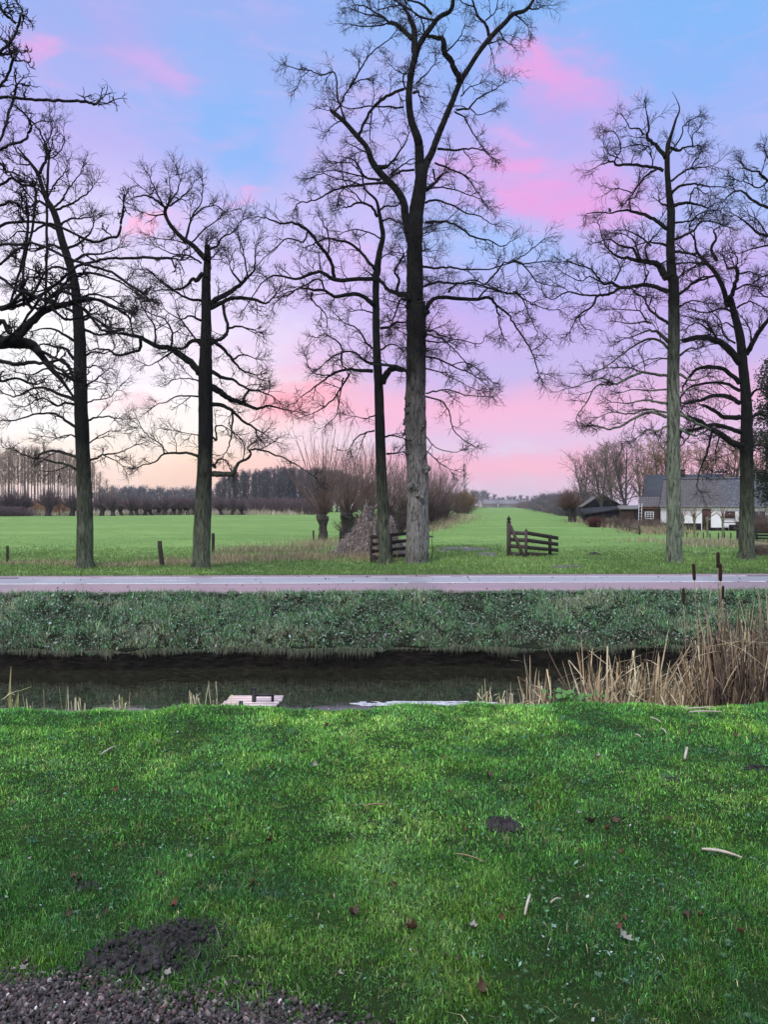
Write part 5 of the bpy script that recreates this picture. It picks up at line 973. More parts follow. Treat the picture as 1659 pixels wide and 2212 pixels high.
pantile_roof(house, -.12, L_+.12, -.25, EV-.08, D_/2, RD, 34, 14, inset=(.3, .45)); pantile_roof(house, -.12, L_+.12, D_+.25, EV-.08, D_/2, RD, 34, 14, inset=(.3, .45))
m = MB(); m.tube([(.16, D_/2, RD+.05), (L_-.3, D_/2, RD+.05)], [.10, .10], 8); lpart(m, 'ridge_tiles', M_TILE, house)
m = MB(); m.beam((-.14, -.28, EV-.14), (.17, D_/2, RD-.06), .05, .2); m.beam((-.14, D_+.28, EV-.14), (.17, D_/2, RD-.06), .05, .2); lpart(m, 'bargeboard', M_BLK, house, False)
m = MB(); m.beam((L_+.14, -.28, EV-.1), (L_-.31, D_/2, RD-.02), .05, .16); lpart(m, 'bargeboard', M_WPT, house, False)
m = MB(); m.tube([(-.1, -.31, EV-.12), (L_+.1, -.31, EV-.12)], [.055, .055], 8); lpart(m, 'gutter', M_GRF, house)
m = MB(); m.box((1.65, -.012, .27), (3.3, .03, .66)); m.box((4.75, -.012, .08), (1.42, .03, .34)); m.box((7.2, -.012, .2), (3.4, .03, .62)); lpart(m, 'plinth', M_BLK, house, False)
m = MB(); m.box((3.72, -.02, .93), (.70, .05, 1.84)); dr_ = lpart(m, 'door', M_BRW, house, False); m = MB(); m.tube([(3.98, -.06, .9), (3.98, -.06, 1.02)], [.02, .02], 6); lpart(m, 'handle', M_WPT, dr_)
M_PANE = mat('reddish_window_pane', lambda t: pr(t, (.07, .04, .035), .12, spec=.5)); M_PANEB = mat('blue_window_pane', lambda t: pr(t, (.05, .06, .09), .08, spec=.6))
def window(root, x0, x1, z0, z1, y, bars, mp, mf=M_WPT, fw_=.06):
    m = MB(); m.box(((x0+x1)/2, y, (z0+z1)/2), (x1-x0, .03, z1-z0)); o = lpart(m, 'window', mp, root, False); m = MB(); e = y-.03
    for a in (x0, x1): m.box((a, e, (z0+z1)/2), (fw_, .05, z1-z0+fw_))
    for b in (z0, z1): m.box(((x0+x1)/2, e-.003, b), (x1-x0+fw_, .05, fw_))
    nx_, nz_ = bars
    for i in range(1, nx_): m.box((x0+(x1-x0)*i/nx_, e+.004, (z0+z1)/2), (fw_*.5, .03, z1-z0))
    for i in range(1, nz_): m.box(((x0+x1)/2, e+.006, z0+(z1-z0)*i/nz_), (x1-x0, .03, fw_*.5))
    lpart(m, 'frame', mf, o, False); return o
window(house, 5.15, 6.0, .98, 1.68, -.02, (1, 1), M_PANE); window(house, 6.25, 6.85, .98, 1.68, -.02, (1, 2), M_PANEB); window(house, 7.3, 8.3, .98, 1.68, -.02, (2, 1), M_PANEB)
# things standing against the wall
t_ = tag(empty('garden_table', tuple(house.matrix_world @ Vector((0, 0, 0))) if False else (0, 0, 0)), 'small black garden table against the white farmhouse wall under the window', 'table')
m = MB(); m.box((0, 0, .68), (1.15, .5, .05)); lpart(m, 'table_top', M_BLK, t_, False)
for a in (-.5, .5):
    for b in (-.18, .18): m = MB(); m.box((a, b, .33), (.06, .06, .66)); lpart(m, 'leg', M_BLK, t_, False)
ca, sa = math.cos(PH), math.sin(PH)
def hl(x, y, z=0): return (hx+x*ca-y*sa, hy+x*sa+y*ca, z)
t_.location = hl(5.5, -.7, .03); t_.rotation_euler = (0, 0, PH)
b_ = tag(empty('garden_bench', hl(6.5, -.6, .03), PH), 'low black bench beside the garden table at the white wall', 'bench')
m = MB(); m.box((0, 0, .42), (.95, .36, .05)); lpart(m, 'seat', M_BLK, b_, False); m = MB(); m.box((0, .17, .62), (.95, .04, .28)); lpart(m, 'backrest', M_BLK, b_, False)
for a in (-.4, .4): m = MB(); m.box((a, 0, .2), (.05, .3, .4)); lpart(m, 'leg', M_BLK, b_, False)
# taller house behind
x2, y2 = (1395-CX)/F*78, 78
h2 = tag(empty('house', (x2, y2, 0), PH), 'taller house with a plain dark blue grey roof behind the white farmhouse', 'house')
gable(h2, 7.2, 6.5, 2.6, 5.2, M_BRW, mat('slate_roof', _simple((.028, .032, .042), (.06, .065, .08), 3, .75, .5, .02, (3, 1, 3))), .15)
m = MB(); m.box((3.5, 3.25, 5.4), (.5, .5, .8)); m.box((3.5, 3.25, 5.82), (.62, .62, .08)); lpart(m, 'chimney', M_BRW, h2, False)
# lean-to and shed
s1 = tag(empty('outbuilding', (*hl(-1.9, 1.6)[:2], 0), PH), 'small outbuilding with a blue pantile lean-to roof against the farmhouse gable', 'outbuilding')
m = MB(); m.add([(0, 0, -.2), (1.85, 0, -.2), (1.85, 2.2, -.2), (0, 2.2, -.2), (0, 0, 2.0), (1.85, 0, 2.0), (1.85, 2.2, 2.8), (0, 2.2, 2.8)], [[(0, 1, 5, 4), (2, 3, 7, 6), (1, 2, 6, 5), (3, 0, 4, 7)]]); lpart(m, 'wall', M_BRW, s1, False)
pantile_roof(s1, -.1, 1.88, -.2, 2.0, 2.25, 2.92, 8, 7); m = MB(); m.box((.9, -.05, 1.9), (1.9, .06, .14)); lpart(m, 'lintel', mat('orange_brick', _simple((.16, .07, .045), (.28, .13, .09), 9, .9, .3)), s1, False)
window(s1, .55, 1.25, .95, 1.55, -.02, (3, 3), M_PANEB, M_WPT, .06)
s2 = tag(empty('shed', ((1342-CX)/F*73, 73, 0), -.25), 'long low dark brown wooden shed between the barn and the farmhouse', 'shed')
m = MB(); m.add([(0, 0, -.2), (2.2, 0, -.2), (2.2, 2.4, -.2), (0, 2.4, -.2), (0, 0, 1.75), (2.2, 0, 1.75), (2.2, 2.4, 2.0), (0, 2.4, 2.0)], [[(0, 1, 5, 4), (2, 3, 7, 6), (1, 2, 6, 5), (3, 0, 4, 7)]]); lpart(m, 'wall', M_BRW, s2, False)
m = MB(); m.add([(-.2, -.2, 1.75), (2.4, -.2, 1.75), (2.4, 2.6, 2.05), (-.2, 2.6, 2.05), (-.2, -.2, 1.85), (2.4, -.2, 1.85), (2.4, 2.6, 2.15), (-.2, 2.6, 2.15)], [[(3, 2, 1, 0), (4, 5, 6, 7), (0, 1, 5, 4), (1, 2, 6, 5), (2, 3, 7, 6), (3, 0, 4, 7)]]); lpart(m, 'roof', M_GRF, s2, False); m = MB(); m.box((1.55, -.02, .85), (.75, .04, 1.65)); lpart(m, 'door', M_BLK, s2, False)
ld = tag(empty('ladder', ((1378-CX)/F*69.5, 69.5, 0), -.2), 'white ladder leaning beside the wooden shed', 'ladder')
for a in (0, .26): m = MB(); m.beam((a, -.35, 0), (a+.15, .15, 2.35), .03, .03); lpart(m, 'rail', M_WPT, ld, False)
for k in range(1, 8): m = MB(); f = k/8; m.beam((.15*f, -.35+.5*f, 2.35*f), (.26+.15*f, -.35+.5*f, 2.35*f), .02, .02); lpart(m, 'rung', M_WPT, ld, False)
bn = tag(empty('barn', ((1262-CX)/F*112, 112, 0), -.15), 'black tarred barn with a pale grey roof left of the farmyard trees', 'barn')
m = MB(); m.add([(0, 0, -.2), (5.3, 0, -.2), (5.3, 8, -.2), (0, 8, -.2), (0, 0, 2.0), (5.3, 0, 2.0), (5.3, 8, 2.0), (0, 8, 2.0), (2.65, 0, 3.7), (2.65, 8, 3.7)], [[(1, 2, 6, 5), (3, 0, 4, 7)], [(0, 1, 5, 8, 4), (2, 3, 7, 9, 6)]]); lpart(m, 'wall', M_BLK, bn, False)
m = MB()
for s in (-1, 1):
    a = [(2.65+s*2.95, -.3, 1.83), (2.65, -.3, 3.74), (2.65, 8.3, 3.74), (2.65+s*2.95, 8.3, 1.83)]; b = [(p, q, t+.16) for p, q, t in a]; m.add(a+b, [[(0, 1, 2, 3), (7, 6, 5, 4), (0, 4, 5, 1), (1, 5, 6, 2), (2, 6, 7, 3), (3, 7, 4, 0)]])
lpart(m, 'roof', M_GRF, bn, False); m = MB(); m.box((3.4, -.03, .85), (1.6, .06, 1.7)); lpart(m, 'door', M_BRW, bn, False)
an = tag(empty('lean_to_shed', ((1266-CX)/F*92, 92, 0), -.1), 'low black open shed in front of the black barn', 'shed')
m = MB(); m.add([(0, 0, -.2), (4.3, 0, -.2), (4.3, 3, -.2), (0, 3, -.2), (0, 0, 1.0), (4.3, 0, 1.7), (4.3, 3, 1.9), (0, 3, 1.6)], [[(0, 1, 5, 4), (2, 3, 7, 6), (1, 2, 6, 5), (3, 0, 4, 7)]]); lpart(m, 'wall', M_BLK, an, False)
m = MB(); m.add([(-.3, -.3, .98), (4.5, -.3, 1.72), (4.5, 3.2, 1.98), (-.3, 3.2, 1.66), (-.3, -.3, 1.08), (4.5, -.3, 1.82), (4.5, 3.2, 2.08), (-.3, 3.2, 1.76)], [[(3, 2, 1, 0), (4, 5, 6, 7), (0, 1, 5, 4), (1, 2, 6, 5), (2, 3, 7, 6), (3, 0, 4, 7)]]); lpart(m, 'roof', M_BLK, an, False)
o = bush('red_shrub', .8, 1.1, 420, 201, mat('red_twigs', _simple((.06, .018, .016), (.12, .04, .032), 3, .8, .1)), .012, 8, wig=.2); put(o, 1288, 76); tag(o, 'dark red rounded shrub in front of the black shed', 'shrub')
for i, (x, d, w_, h, lb) in enumerate([(1310, 78, 2, .9, 'tangled brown garden shrub right of the red shrub'), (1338, 74, 1.8, 1.2, 'brown garden shrub at the left corner of the shed'), (1365, 70, 2.2, 1.0, 'dark reddish garden shrub before the shed door'), (1405, 66, 2.0, 1.1, 'brown garden shrub at the foot of the farmhouse gable'), (1650, 60, 2.4, 2.1, 'pale dry shrub against the right end of the white wall'), (1645, 33.5, 1.0, .55, 'low brown bush at the right edge beside the rightmost oak')]):
    o = bush('garden_shrub', w_, h, 300, 210+i, [M_WIL, M_ORCH][i % 2], .012, 7, wig=.25); put(o, x, d); tag(o, lb, 'shrub')
# young pollards in front of the farmhouse
yp = [pollard('young_pollard', 1.35, .065, .95, 34, 220+i, (mat('pale_green_bark_%d' % i, _simple((.12, .12, .08), (.2, .2, .14), 5, .9, .4)), mat('young_shoots_%d' % i, _simple((.12, .055, .045), (.2, .1, .08), 5, .8, .1))), 78, .009, n2=3, kn=1.9) for i in range(2)]
for i, (x, lb) in enumerate([(1476, 'young pollard tree just right of the tall straight oak, leftmost of four'), (1501, 'young pollard tree before the black plinth, left of the farmhouse door'), (1529, 'young pollard tree standing in front of the brown farmhouse door'), (1562, 'young pollard tree in front of the farmhouse window, rightmost of four')]):
    o = yp[i] if i < 2 else clone(yp[i % 2]); put(o, x, 51.5, i*1.7, 1.0); tag(o, lb, 'young tree', 'young pollards before the farmhouse')
def post(name, label, x, ytop, ybot, w_, lean=0.0, group=None, d=None, m=M_POST, cat='post'):
    d = d or gd(ybot); h = (ybot-ytop)/F*d; r = w_/2/F*d; mb = MB(); K = 6; t = np.linspace(0, 1, K)
    mb.tube(np.stack([lean*t*h, 0*t, -.25+(h+.25)*t], 1), r*(1.05-.1*t)*(1+RNG.normal(0, .03, K)), 9, True, .05)
    o = lpart(mb, name, m, None); X = (x-CX)/F*d; o.location = (X, d, float(G(X, d))); return tag(o, label, cat, group)
for i, x in enumerate([1485, 1507, 1520.6, 1534.6, 1552.6, 1565.7, 1579]):
    post('fence_post', 'small grey garden fence post below the farmhouse, %s from the left of seven' % ORD[i], x, 1150+RNG.uniform(-1, 1), 1168+i*.5, 2.6, RNG.normal(0, .05), 'garden fence posts below the farmhouse')
for i, (x, a, b, w_, ln, lb) in enumerate([(15, 1181, 1221, 6, 0, 'dark meadow post at the left edge'), (351, 1169, 1225, 10, -.13, 'thick dark meadow post leaning left of the second oak'), (460, 1150, 1192, 7, 0, 'dark meadow post close behind the second oak trunk'), (677, 1148, 1171, 4, 0, 'thin dark meadow post left of the nearest willow'), (735, 1145, 1183, 6, .02, 'dark meadow post between the nearest willow and the straw heap')]):
    post('fence_post', lb, x, a, b, w_, ln, 'meadow fence posts')
wf = tag(empty('stick_fence', P(1337, 1141, 0) if False else (0, 0, 0)), 'low rough fence of brown sticks along the garden edge left of the tall straight oak', 'fence')
a_ = np.array([(1330-CX)/F*72, 72]); b_2 = np.array([(1384-CX)/F*56, 56]); wf.location = (a_[0], a_[1], 0)
for i in range(26):
    q = (b_2-a_)*i/25+RNG.normal(0, .04, 2); mb = MB(); mb.tube([(q[0], q[1], -.1), (q[0]+RNG.normal(0, .03), q[1], RNG.uniform(.5, .8))], [.035, .03], 5); lpart(mb, 'picket', M_POST, wf)
mb = MB(); q = b_2-a_; mb.beam((0, 0, .4), (q[0], q[1], .4), .03, .05); lpart(mb, 'rail', M_POST, wf, False)
# dark slatted fence right
gf = tag(empty('slatted_fence', ((1590-CX)/F*43.5, 43.5, 0)), 'dark slatted wooden fence behind the rightmost oak', 'fence')
for k in range(4): mb = MB(); mb.beam((.1, .0, .14+.17*k), (3.6, -.4, .14+.17*k), .03, .12, .004); lpart(mb, 'rail', M_BLK, gf, False)
for a in (0.1, 1.1, 2.3, 3.5): mb = MB(); mb.box((a, -.07-a*.11, .34), (.16 if a < .2 else .09, .09, .95)); lpart(mb, 'post', M_BLK, gf, False)
# ivy-clad tree at the right edge
iv = tag(empty('ivy_tree', ((1700-CX)/F*44, 44, 0)), 'dense dark evergreen ivy clad tree at the right edge', 'tree')
mb = MB(); mb.tube([(0, 0, -.2), (.1, 0, 3), (-.1, .1, 6), (.1, 0, 9.6)], [.32, .26, .2, .06], 10, True, .05)
rr_ = np.random.default_rng(5); mbl = MB(); nb = 46
br = []
for i in range(nb):
    z = rr_.uniform(2.6, 10.4); R_ = 1.9*(1-abs((z-5.4)/5.6)**2.2)+.35; a = rr_.uniform(0, 6.28); L = R_*rr_.uniform(.6, 1.05); e = np.array([math.cos(a)*L, math.sin(a)*L, rr_.uniform(-.1, .6)]); s = np.array([0, 0, z]); mb.tube([s, s+e*.5+[0, 0, .1], s+e], [.05, .035, .015], 5)
    n = 520; t = rr_.random(n)**.6; br.append(s+e*t[:, None]+rr_.normal(0, .20, (n, 3))*(.6+.8*t)[:, None])
lpart(mb, 'trunk', M_BARK_A, iv); Q = np.vstack(br); n = len(Q); a = nrm(rr_.normal(0, 1, (n, 3))); b = nrm(np.cross(a, rr_.normal(0, 1, (n, 3)))); s = rr_.uniform(.035, .075, (n, 1))
V = np.stack([Q-a*s, Q+b*s*.8, Q+a*s*1.2, Q-b*s*.8], 1).reshape(-1, 3); i = np.arange(n)*4
new_mesh('crown', V, [np.stack([i, i+1, i+2, i+3], 1)], M_BLADE, iv, True, np.repeat(np.array([.018, .032, .014])*rr_.lognormal(0, .35, (n, 1)), 4, 0))
# ------------------------------------------------------------------ gates
M_GATE = mat('dark_gate_wood', _simple((.018, .013, .012), (.05, .038, .034), 6, .85, .6, .01, (1, 1, 5)))
M_GATEG = mat('weathered_gate_wood', _simple((.045, .036, .034), (.10, .082, .078), 6, .9, .6, .01, (6, 6, 1)))
g1 = tag(empty('field_gate', P(1099, 1205, 31.6)), 'open dark field gate with a ball topped post, standing in the meadow', 'gate'); g1.location.z = float(G(g1.location.x, 31.6))
def gp(x, y, d): return P(x, y, d)
def gbeam(name, a, b, w_, h, m=M_GATE, root=g1):
    mb = MB(); mb.beam(a, b, w_, h, .003); return mb.build(name, m, root, False)
mb = MB(); mb.beam(gp(1099.5, 1215, 31.6), gp(1099.5, 1127, 31.6), .15, .15, .004); hp = mb.build('hinge_post', M_GATEG, g1, False)
mb = MB(); c = gp(1099.5, 1120.5, 31.6); v, f = ICO; mb.add(v*.085+c, [f]); mb.tube([c-[0, 0, .14], c-[0, 0, .07]], [.10, .045], 10); mb.tube([c+[0, 0, .07], c+[0, 0, .14]], [.03, .008], 8); mb.build('ball_finial', M_GATE, g1)
ys = [(1150, 1152), (1164.5, 1166.5), (1179, 1181), (1195, 1198)]
for (a, b) in ys: gbeam('rail', gp(1103, a, 31.5), gp(1137, b, 31.0), .035, .15, M_GATEG)
for (a, b) in [(1151, 1162), (1166.5, 1175.5), (1182, 1188), (1196, 1200)]: gbeam('rail', gp(1139, a, 31.0), gp(1206, b, 33.6), .035, .15)
gbeam('diagonal_brace', gp(1103, 1135, 31.42), gp(1133, 1206, 30.95), .05, .13, M_GATEG)
gbeam('gate_upright', gp(1137, 1209, 30.9), gp(1137, 1146, 30.9), .10, .08, M_GATEG); mb = MB(); c = gp(1137, 1146, 30.9); mb.tube([c, c+[0, 0, .1]], [.06, .004], 4); mb.build('pointed_cap', M_GATEG, g1, False)
gbeam('gate_upright', gp(1188.5, 1203, 32.85), gp(1188.5, 1155, 32.85), .13, .06)
g2 = tag(empty('field_gate', P(798, 1212, 29.8)), 'dark five barred gate standing between the two central oak trunks before the heap', 'gate'); g2.location.z = float(G(g2.location.x, 29.8))
for (a, b) in [(1160, 1150), (1176, 1166), (1191, 1182), (1206, 1197), (1218, 1210)]: gbeam('rail', gp(800, a, 29.5), gp(890, b, 30.4), .03, .13, M_GATE, g2)
for x, d in ((802, 29.45), (845, 29.9), (888, 30.3)): gbeam('gate_upright', gp(x, 1219, d), gp(x, 1152+(888-x)*.1, d), .09, .09, M_GATE, g2)
o = post('gate_stump', 'short dark stump post at the foot of the slim oak', 807, 1196, 1213, 11, 0, None, 29.2)
# ------------------------------------------------------------------ heap of old straw
M_HEAP = mat('old_straw_heap', _simple((.06, .048, .042), (.34, .29, .26), 9, .95, 1.0, .06, (1, 1, 2.4)))
hp_ = (((803-CX)/F*32.3), 32.3)
hobj = mound('straw_heap', 'big heap of matted grey straw piled behind the slim oak', hp_[0], hp_[1], 1.75, 1.2, 1.5, M_HEAP, 8, 'heap', None, 110, .24, 2.6)
for c_ in range(1):
    n = 9000; rr = np.sqrt(RNG.random(n)); a = RNG.uniform(0, 6.28, n); X = hp_[0]+rr*np.cos(a)*1.75; Y = hp_[1]+rr*np.sin(a)*1.2
    me = hobj.data; co = np.zeros(len(me.vertices)*3, np.float32); me.vertices.foreach_get('co', co); co = co.reshape(110, 110, 3)+np.array(hobj.location)
    ii = np.clip(((Y-hp_[1])/1.2/2.3+.5)*109, 0, 108).astype(int); jj = np.clip(((X-hp_[0])/1.75/2.3+.5)*109, 0, 108).astype(int); Z = co[ii, jj, 2]
    # strands flow down the slopes
    gx = co[ii, np.clip(jj+2, 0, 109), 2]-co[ii, np.clip(jj-2, 0, 109), 2]; gy = co[np.clip(ii+2, 0, 109), jj, 2]-co[np.clip(ii-2, 0, 109), jj, 2]
    B = np.stack([X, Y, Z+.01], 1); dv = nrm(np.stack([-gx*2+RNG.normal(0, .12, n), -gy*2+RNG.normal(0, .12, n), RNG.normal(.0, .08, n)], 1)); ln = RNG.uniform(.08, .28, n)
    T1 = B+dv*(ln*.5)[:, None]+np.array([0, 0, .03]); T2 = B+dv*ln[:, None]+np.array([0, 0, 1])*(-.35*ln+.01)[:, None]; s = nrm(np.cross(dv, [0, 0, 1]))*.007
    V = np.stack([B-s, B+s, T1+s, T1-s, T2], 1).reshape(-1, 3)-np.array(hobj.location); i = np.arange(n)*5; col = pal(n, RNG.random(n), [(.09, .07, .06), (.30, .25, .22), (.52, .46, .42)], .25)
    st_ = new_mesh('loose_straw', V, [np.stack([i, i+1, i+2, i+3], 1), np.stack([i+3, i+2, i+4], 1)], M_STRAW, hobj, True, np.repeat(col, 5, 0)); st_['kind'] = 'stuff'
# thin sapling right of the thick oak
mb = MB(); mb.tube([(0, 0, -.05), (.03, 0, .5), (.0, .02, .9), (.08, 0, 1.25)], [.016, .013, .01, .005], 6)
o = lpart(mb, 'sapling', M_TWIG, None); o.location = (*P(933, 0, 30)[:2], 0); tag(o, 'thin dark sapling stem just right of the thick pale oak trunk', 'sapling')
# bird
bd = empty('bird', P(1318, 458, 28.85)); tag(bd, 'small dark bird perched on the long bare branch of the tall straight oak', 'bird')
mb = MB(); t = np.linspace(0, 1, 9); mb.tube(np.stack([.02-.05*t, 0*t, .02+.15*t], 1), np.array([.012, .038, .052, .055, .048, .034, .033, .028, .006]), 12); body = lpart(mb, 'body', M_TWIG, bd)
mb = MB(); mb.tube([(-.045, 0, .145), (-.075, 0, .14)], [.010, .001], 6); lpart(mb, 'beak', M_TWIG, bd); mb = MB(); mb.beam((.02, 0, .04), (.06, 0, -.06), .03, .01); lpart(mb, 'tail', M_TWIG, bd)

# ------------------------------------------------------------------ landing step at the water
M_DECK = mat('wet_sky_tinted_boards', _simple((.50, .38, .36), (.76, .60, .57), 4, .32, .4, .004, (1, 8, 1), spec=.6))  # pink sky reflection is painted into the wet board colour
M_IRON = mat('black_iron', lambda t: pr(t, (.012, .011, .012), .6, spec=.4))
dk = tag(empty('landing_step', ((542-CX)/F*8.95, 8.95, -.13), .02), 'small pinkish board landing step with black mooring posts at the canal edge', 'landing step')  # the pinkish tint is the sky reflection painted into the boards
for k in range(5):
    mb = MB(); mb.box((RNG.normal(0, .006)+.012*(k-2), -.245+.122*k, .025), (.64, .117, .03), RNG.normal(0, .006)); lpart(mb, 'plank', M_DECK, dk, False)
for a in (-.26, .26): mb = MB(); mb.box((a, 0, -.02), (.05, .58, .05)); lpart(mb, 'joist', M_GATE, dk, False)
for a, b in ((-.27, .2), (.27, .2), (.27, -.2), (-.27, -.2)): mb = MB(); mb.tube([(a, b, -.8), (a, b, -.045)], [.03, .03], 8); lpart(mb, 'leg', M_GATE, dk)
mb = MB(); mb.beam((.035, .0, -.3), (.035, .0, .19), .045, .045); lpart(mb, 'mooring_post', M_IRON, dk, False); mb = MB(); mb.box((.035, 0, .195), (.05, .05, .012)); lpart(mb, 'post_cap', M_IRON, dk, False)
mb = MB(); mb.beam((-.075, -.26, -.1), (-.075, -.26, .11), .042, .042); lpart(mb, 'short_post', M_IRON, dk, False)
mb = MB(); mb.beam((.055, 0, .115), (.265, 0, .115), .05, .02); mb.beam((.25, 0, .042), (.25, 0, .105), .03, .03); lpart(mb, 'bracket', M_IRON, dk, False)

# ------------------------------------------------------------------ reeds
def stalk_ribbons(n, X, Y, H, w0, cols, rng, lean=.22, brk=.45, z=None):
    Z = (G(X, Y) if z is None else z)-.03; a = rng.uniform(0, 6.28, n); l = np.abs(rng.normal(0, lean, n)); ax = np.stack([np.cos(a)*l, np.sin(a)*l*.7, np.ones(n)], 1); ax = nrm(ax)
    B = np.stack([X, Y, Z], 1); pts = [B]; cur = B; hb_ = rng.uniform(.4, .95, n); bk = rng.random(n) < brk
    for k in range(2): cur = cur+ax*(H*hb_/2)[:, None]; pts.append(cur); ax = nrm(ax+rng.normal(0, .04, ax.shape))
    a2 = rng.uniform(0, 6.28, n); dn = nrm(np.stack([np.cos(a2), np.sin(a2), rng.uniform(-1.2, .35, n)], 1)); d2 = np.where(bk[:, None], dn, nrm(ax+rng.normal(0, .06, ax.shape)))
    L2 = np.where(bk, H*rng.uniform(.2, .6, n), H*(1-hb_)); cur = cur+d2*(L2*.5)[:, None]; pts.append(cur); d2 = nrm(d2+np.array([0, 0, -.25])*bk[:, None]); cur = cur+d2*(L2*.5)[:, None]; pts.append(cur)
    a3 = rng.uniform(0, 3.14, n); s = np.stack([np.cos(a3), np.sin(a3)*.6, 0*a3], 1)*(w0*rng.uniform(.5, 1.3, n)/2)[:, None]; ws = [1, 1, .9, .7, .25]
    V = np.stack([v for p, q in zip(pts, ws) for v in (p-s*q, p+s*q)], 1).reshape(-1, 3); i = np.arange(n)*10
    Fq = np.vstack([np.stack([i+2*k, i+2*k+1, i+2*k+3, i+2*k+2], 1) for k in range(4)]); C = np.repeat(pal(n, rng.random(n), cols, .25), 10, 0); return V, Fq, C
RC = [(.05, .036, .022), (.18, .125, .075), (.40, .30, .17), (.54, .43, .26), (.66, .55, .36)]
def reeds(name, label, n, x0, x1, d0, d1, H, w0=.017, lean=.2, brk=.45, cols=RC, seed=1, hf=None):
    rng = np.random.default_rng(seed); d = rng.uniform(d0, d1, n); x = rng.uniform(x0, x1, n); X = (x-CX)/F*d; hh = H*rng.uniform(.45, 1.0, n)*(hf(x) if hf is not None else 1)
    V, Fq, C = stalk_ribbons(n, X, d, hh, w0, cols, rng, lean, brk); return tag(new_mesh(name, V, [Fq], M_STRAW, None, True, C), label, None, None, 'stuff')
reeds('reed_bed', 'dense dead reeds at the right water edge', 1200, 1478, 1690, 9.5, 11.3, 2.0, .020, .30, .62, seed=1, hf=lambda x: np.interp(x, [1478, 1530, 1600, 1680], [.50, .80, .86, 1.02]))
reeds('reed_bed', 'dark dead reed litter at the right edge', 900, 1520, 1700, 9.4, 11.0, 1.6, .020, .28, .7, [(.03, .02, .018), (.08, .055, .045), (.16, .11, .08), (.3, .22, .15)], 2)
reeds('reed_bed', 'broken dead reed stems left of the dense reed bed', 400, 1255, 1480, 9.4, 10.6, 1.36, .022, .30, .55, seed=3, hf=lambda x: np.interp(x, [1255, 1275, 1330, 1400, 1420, 1450, 1480], [.95, 1.0, .72, .95, .8, .62, .8]))
reeds('reed_bed', 'low broken reed stubble', 420, 1265, 1480, 9.3, 10.2, .90, .018, .35, .8, seed=4)
reeds('reed_bed', 'small sparse group of broken reed stems', 110, 1138, 1195, 9.5, 10.1, .95, .018, .28, .5, seed=5); reeds('reed_bed', 'few broken reed stems', 9, 1196, 1225, 9.8, 10.1, 1.05, .018, .18, .3, seed=6)
reeds('reed_bed', 'flattened pale reed blades', 40, 1050, 1140, 9.0, 9.4, .42, .014, .9, .7, [(.5, .42, .28), (.62, .55, .38)], seed=7)
# cattails: each a thing with its stem and brown spike
M_SPIKE = mat('cattail_spike', _simple((.016, .008, .006), (.04, .02, .015), 30, .95, .3, .003)); M_STEM = mat('cattail_stem', _simple((.20, .15, .10), (.36, .28, .19), 5, .8, .2))
def cattail(x, yt, yb, xb, d, w_, lb, tip=6):
    a, b = P(x, yt, d), P(x+(xb-x)*.12, yb, d); bs = P(xb, 1545, d); bs[2] = float(G(bs[0], d))-.05; root = tag(empty('cattail', bs), lb, 'cattail', 'cattails in the reed bed')
    mb = MB(); mb.tube(catmull([bs, bs*.5+b*.5+[.02, 0, 0], b], 4), .0055, 6); mb.tube([a, a+[.003, 0, tip/F*d]], [.004, .0015], 5); mb.build('stem', M_STEM, root)
    r = w_*.42/F*d; ax = a-b; mb = MB(); t = np.array([0, .03, .1, .5, .9, .97, 1.0]); mb.tube(b+ax*t[:, None], r*np.array([.35, .8, .98, 1.04, .98, .8, .3]), 12, True, .02); mb.build('spike', M_SPIKE, root)
for c_ in [(1477, 1270, 1305, 1484, 10.2, 7.5, 'lowest and leftmost cattail spike of the tall group'), (1499, 1217, 1253, 1515, 10.3, 8.5, 'second cattail from the left, crossing the road in the view'), (1552, 1192, 1226, 1552, 10.4, 8.5, 'tallest cattail, its spike just below the rightmost oak'), (1557, 1217, 1255, 1560, 10.3, 8.5, 'cattail spike just under the tallest one'), (1563, 1265, 1293, 1558, 10.35, 6.5, 'thin low cattail spike beneath the tall pair'), (1651, 1352, 1388, 1640, 10.2, 9, 'cattail spike at the right edge of the reed bed')]: cattail(*c_)
rng_ = np.random.default_rng(3)
for (x0, y0, x1, y1, d) in [(1470, 1392, 1535, 1335, 10.1), (1548, 1175, 1556, 1400, 10.45), (1545, 1330, 1562, 1240, 10.4)]:
    pass
# small tufts at the lawn edge
TC = [(.40, .34, .16), (.55, .47, .30), (.66, .58, .42), (.30, .34, .10)]
tufts = [(22, .50, 7, 'bent straw coloured reed tuft at the far left of the lawn edge'), (68, .20, 4, 'short reed tuft right of the far left one on the lawn edge'), (97, .26, 4, 'thin reed tuft between the two left tufts on the lawn edge'), (146, .34, 7, 'upright pale reed tuft with a green blade on the left lawn edge'), (166, .22, 8, 'short splayed reed tuft on the left lawn edge'), (265, .24, 10, 'bushy pale reed tuft on the lawn edge, midway to the landing step'), (300, .16, 5, 'tiny reed tuft right of the bushy pale one'), (412, .24, 9, 'yellowish reed tuft left of the landing step'), (432, .28, 6, 'taller yellowish reed tuft nearer the landing step'), (469, .34, 6, 'reed tuft with two tall blades touching the landing step'), (505, .22, 3, 'single short blade behind the landing step'), (1040, .32, 7, 'lone greenish reed tuft on the lawn edge right of the centre'), (1088, .14, 8, 'flattened pale tuft between the lone tuft and the broken reeds')]
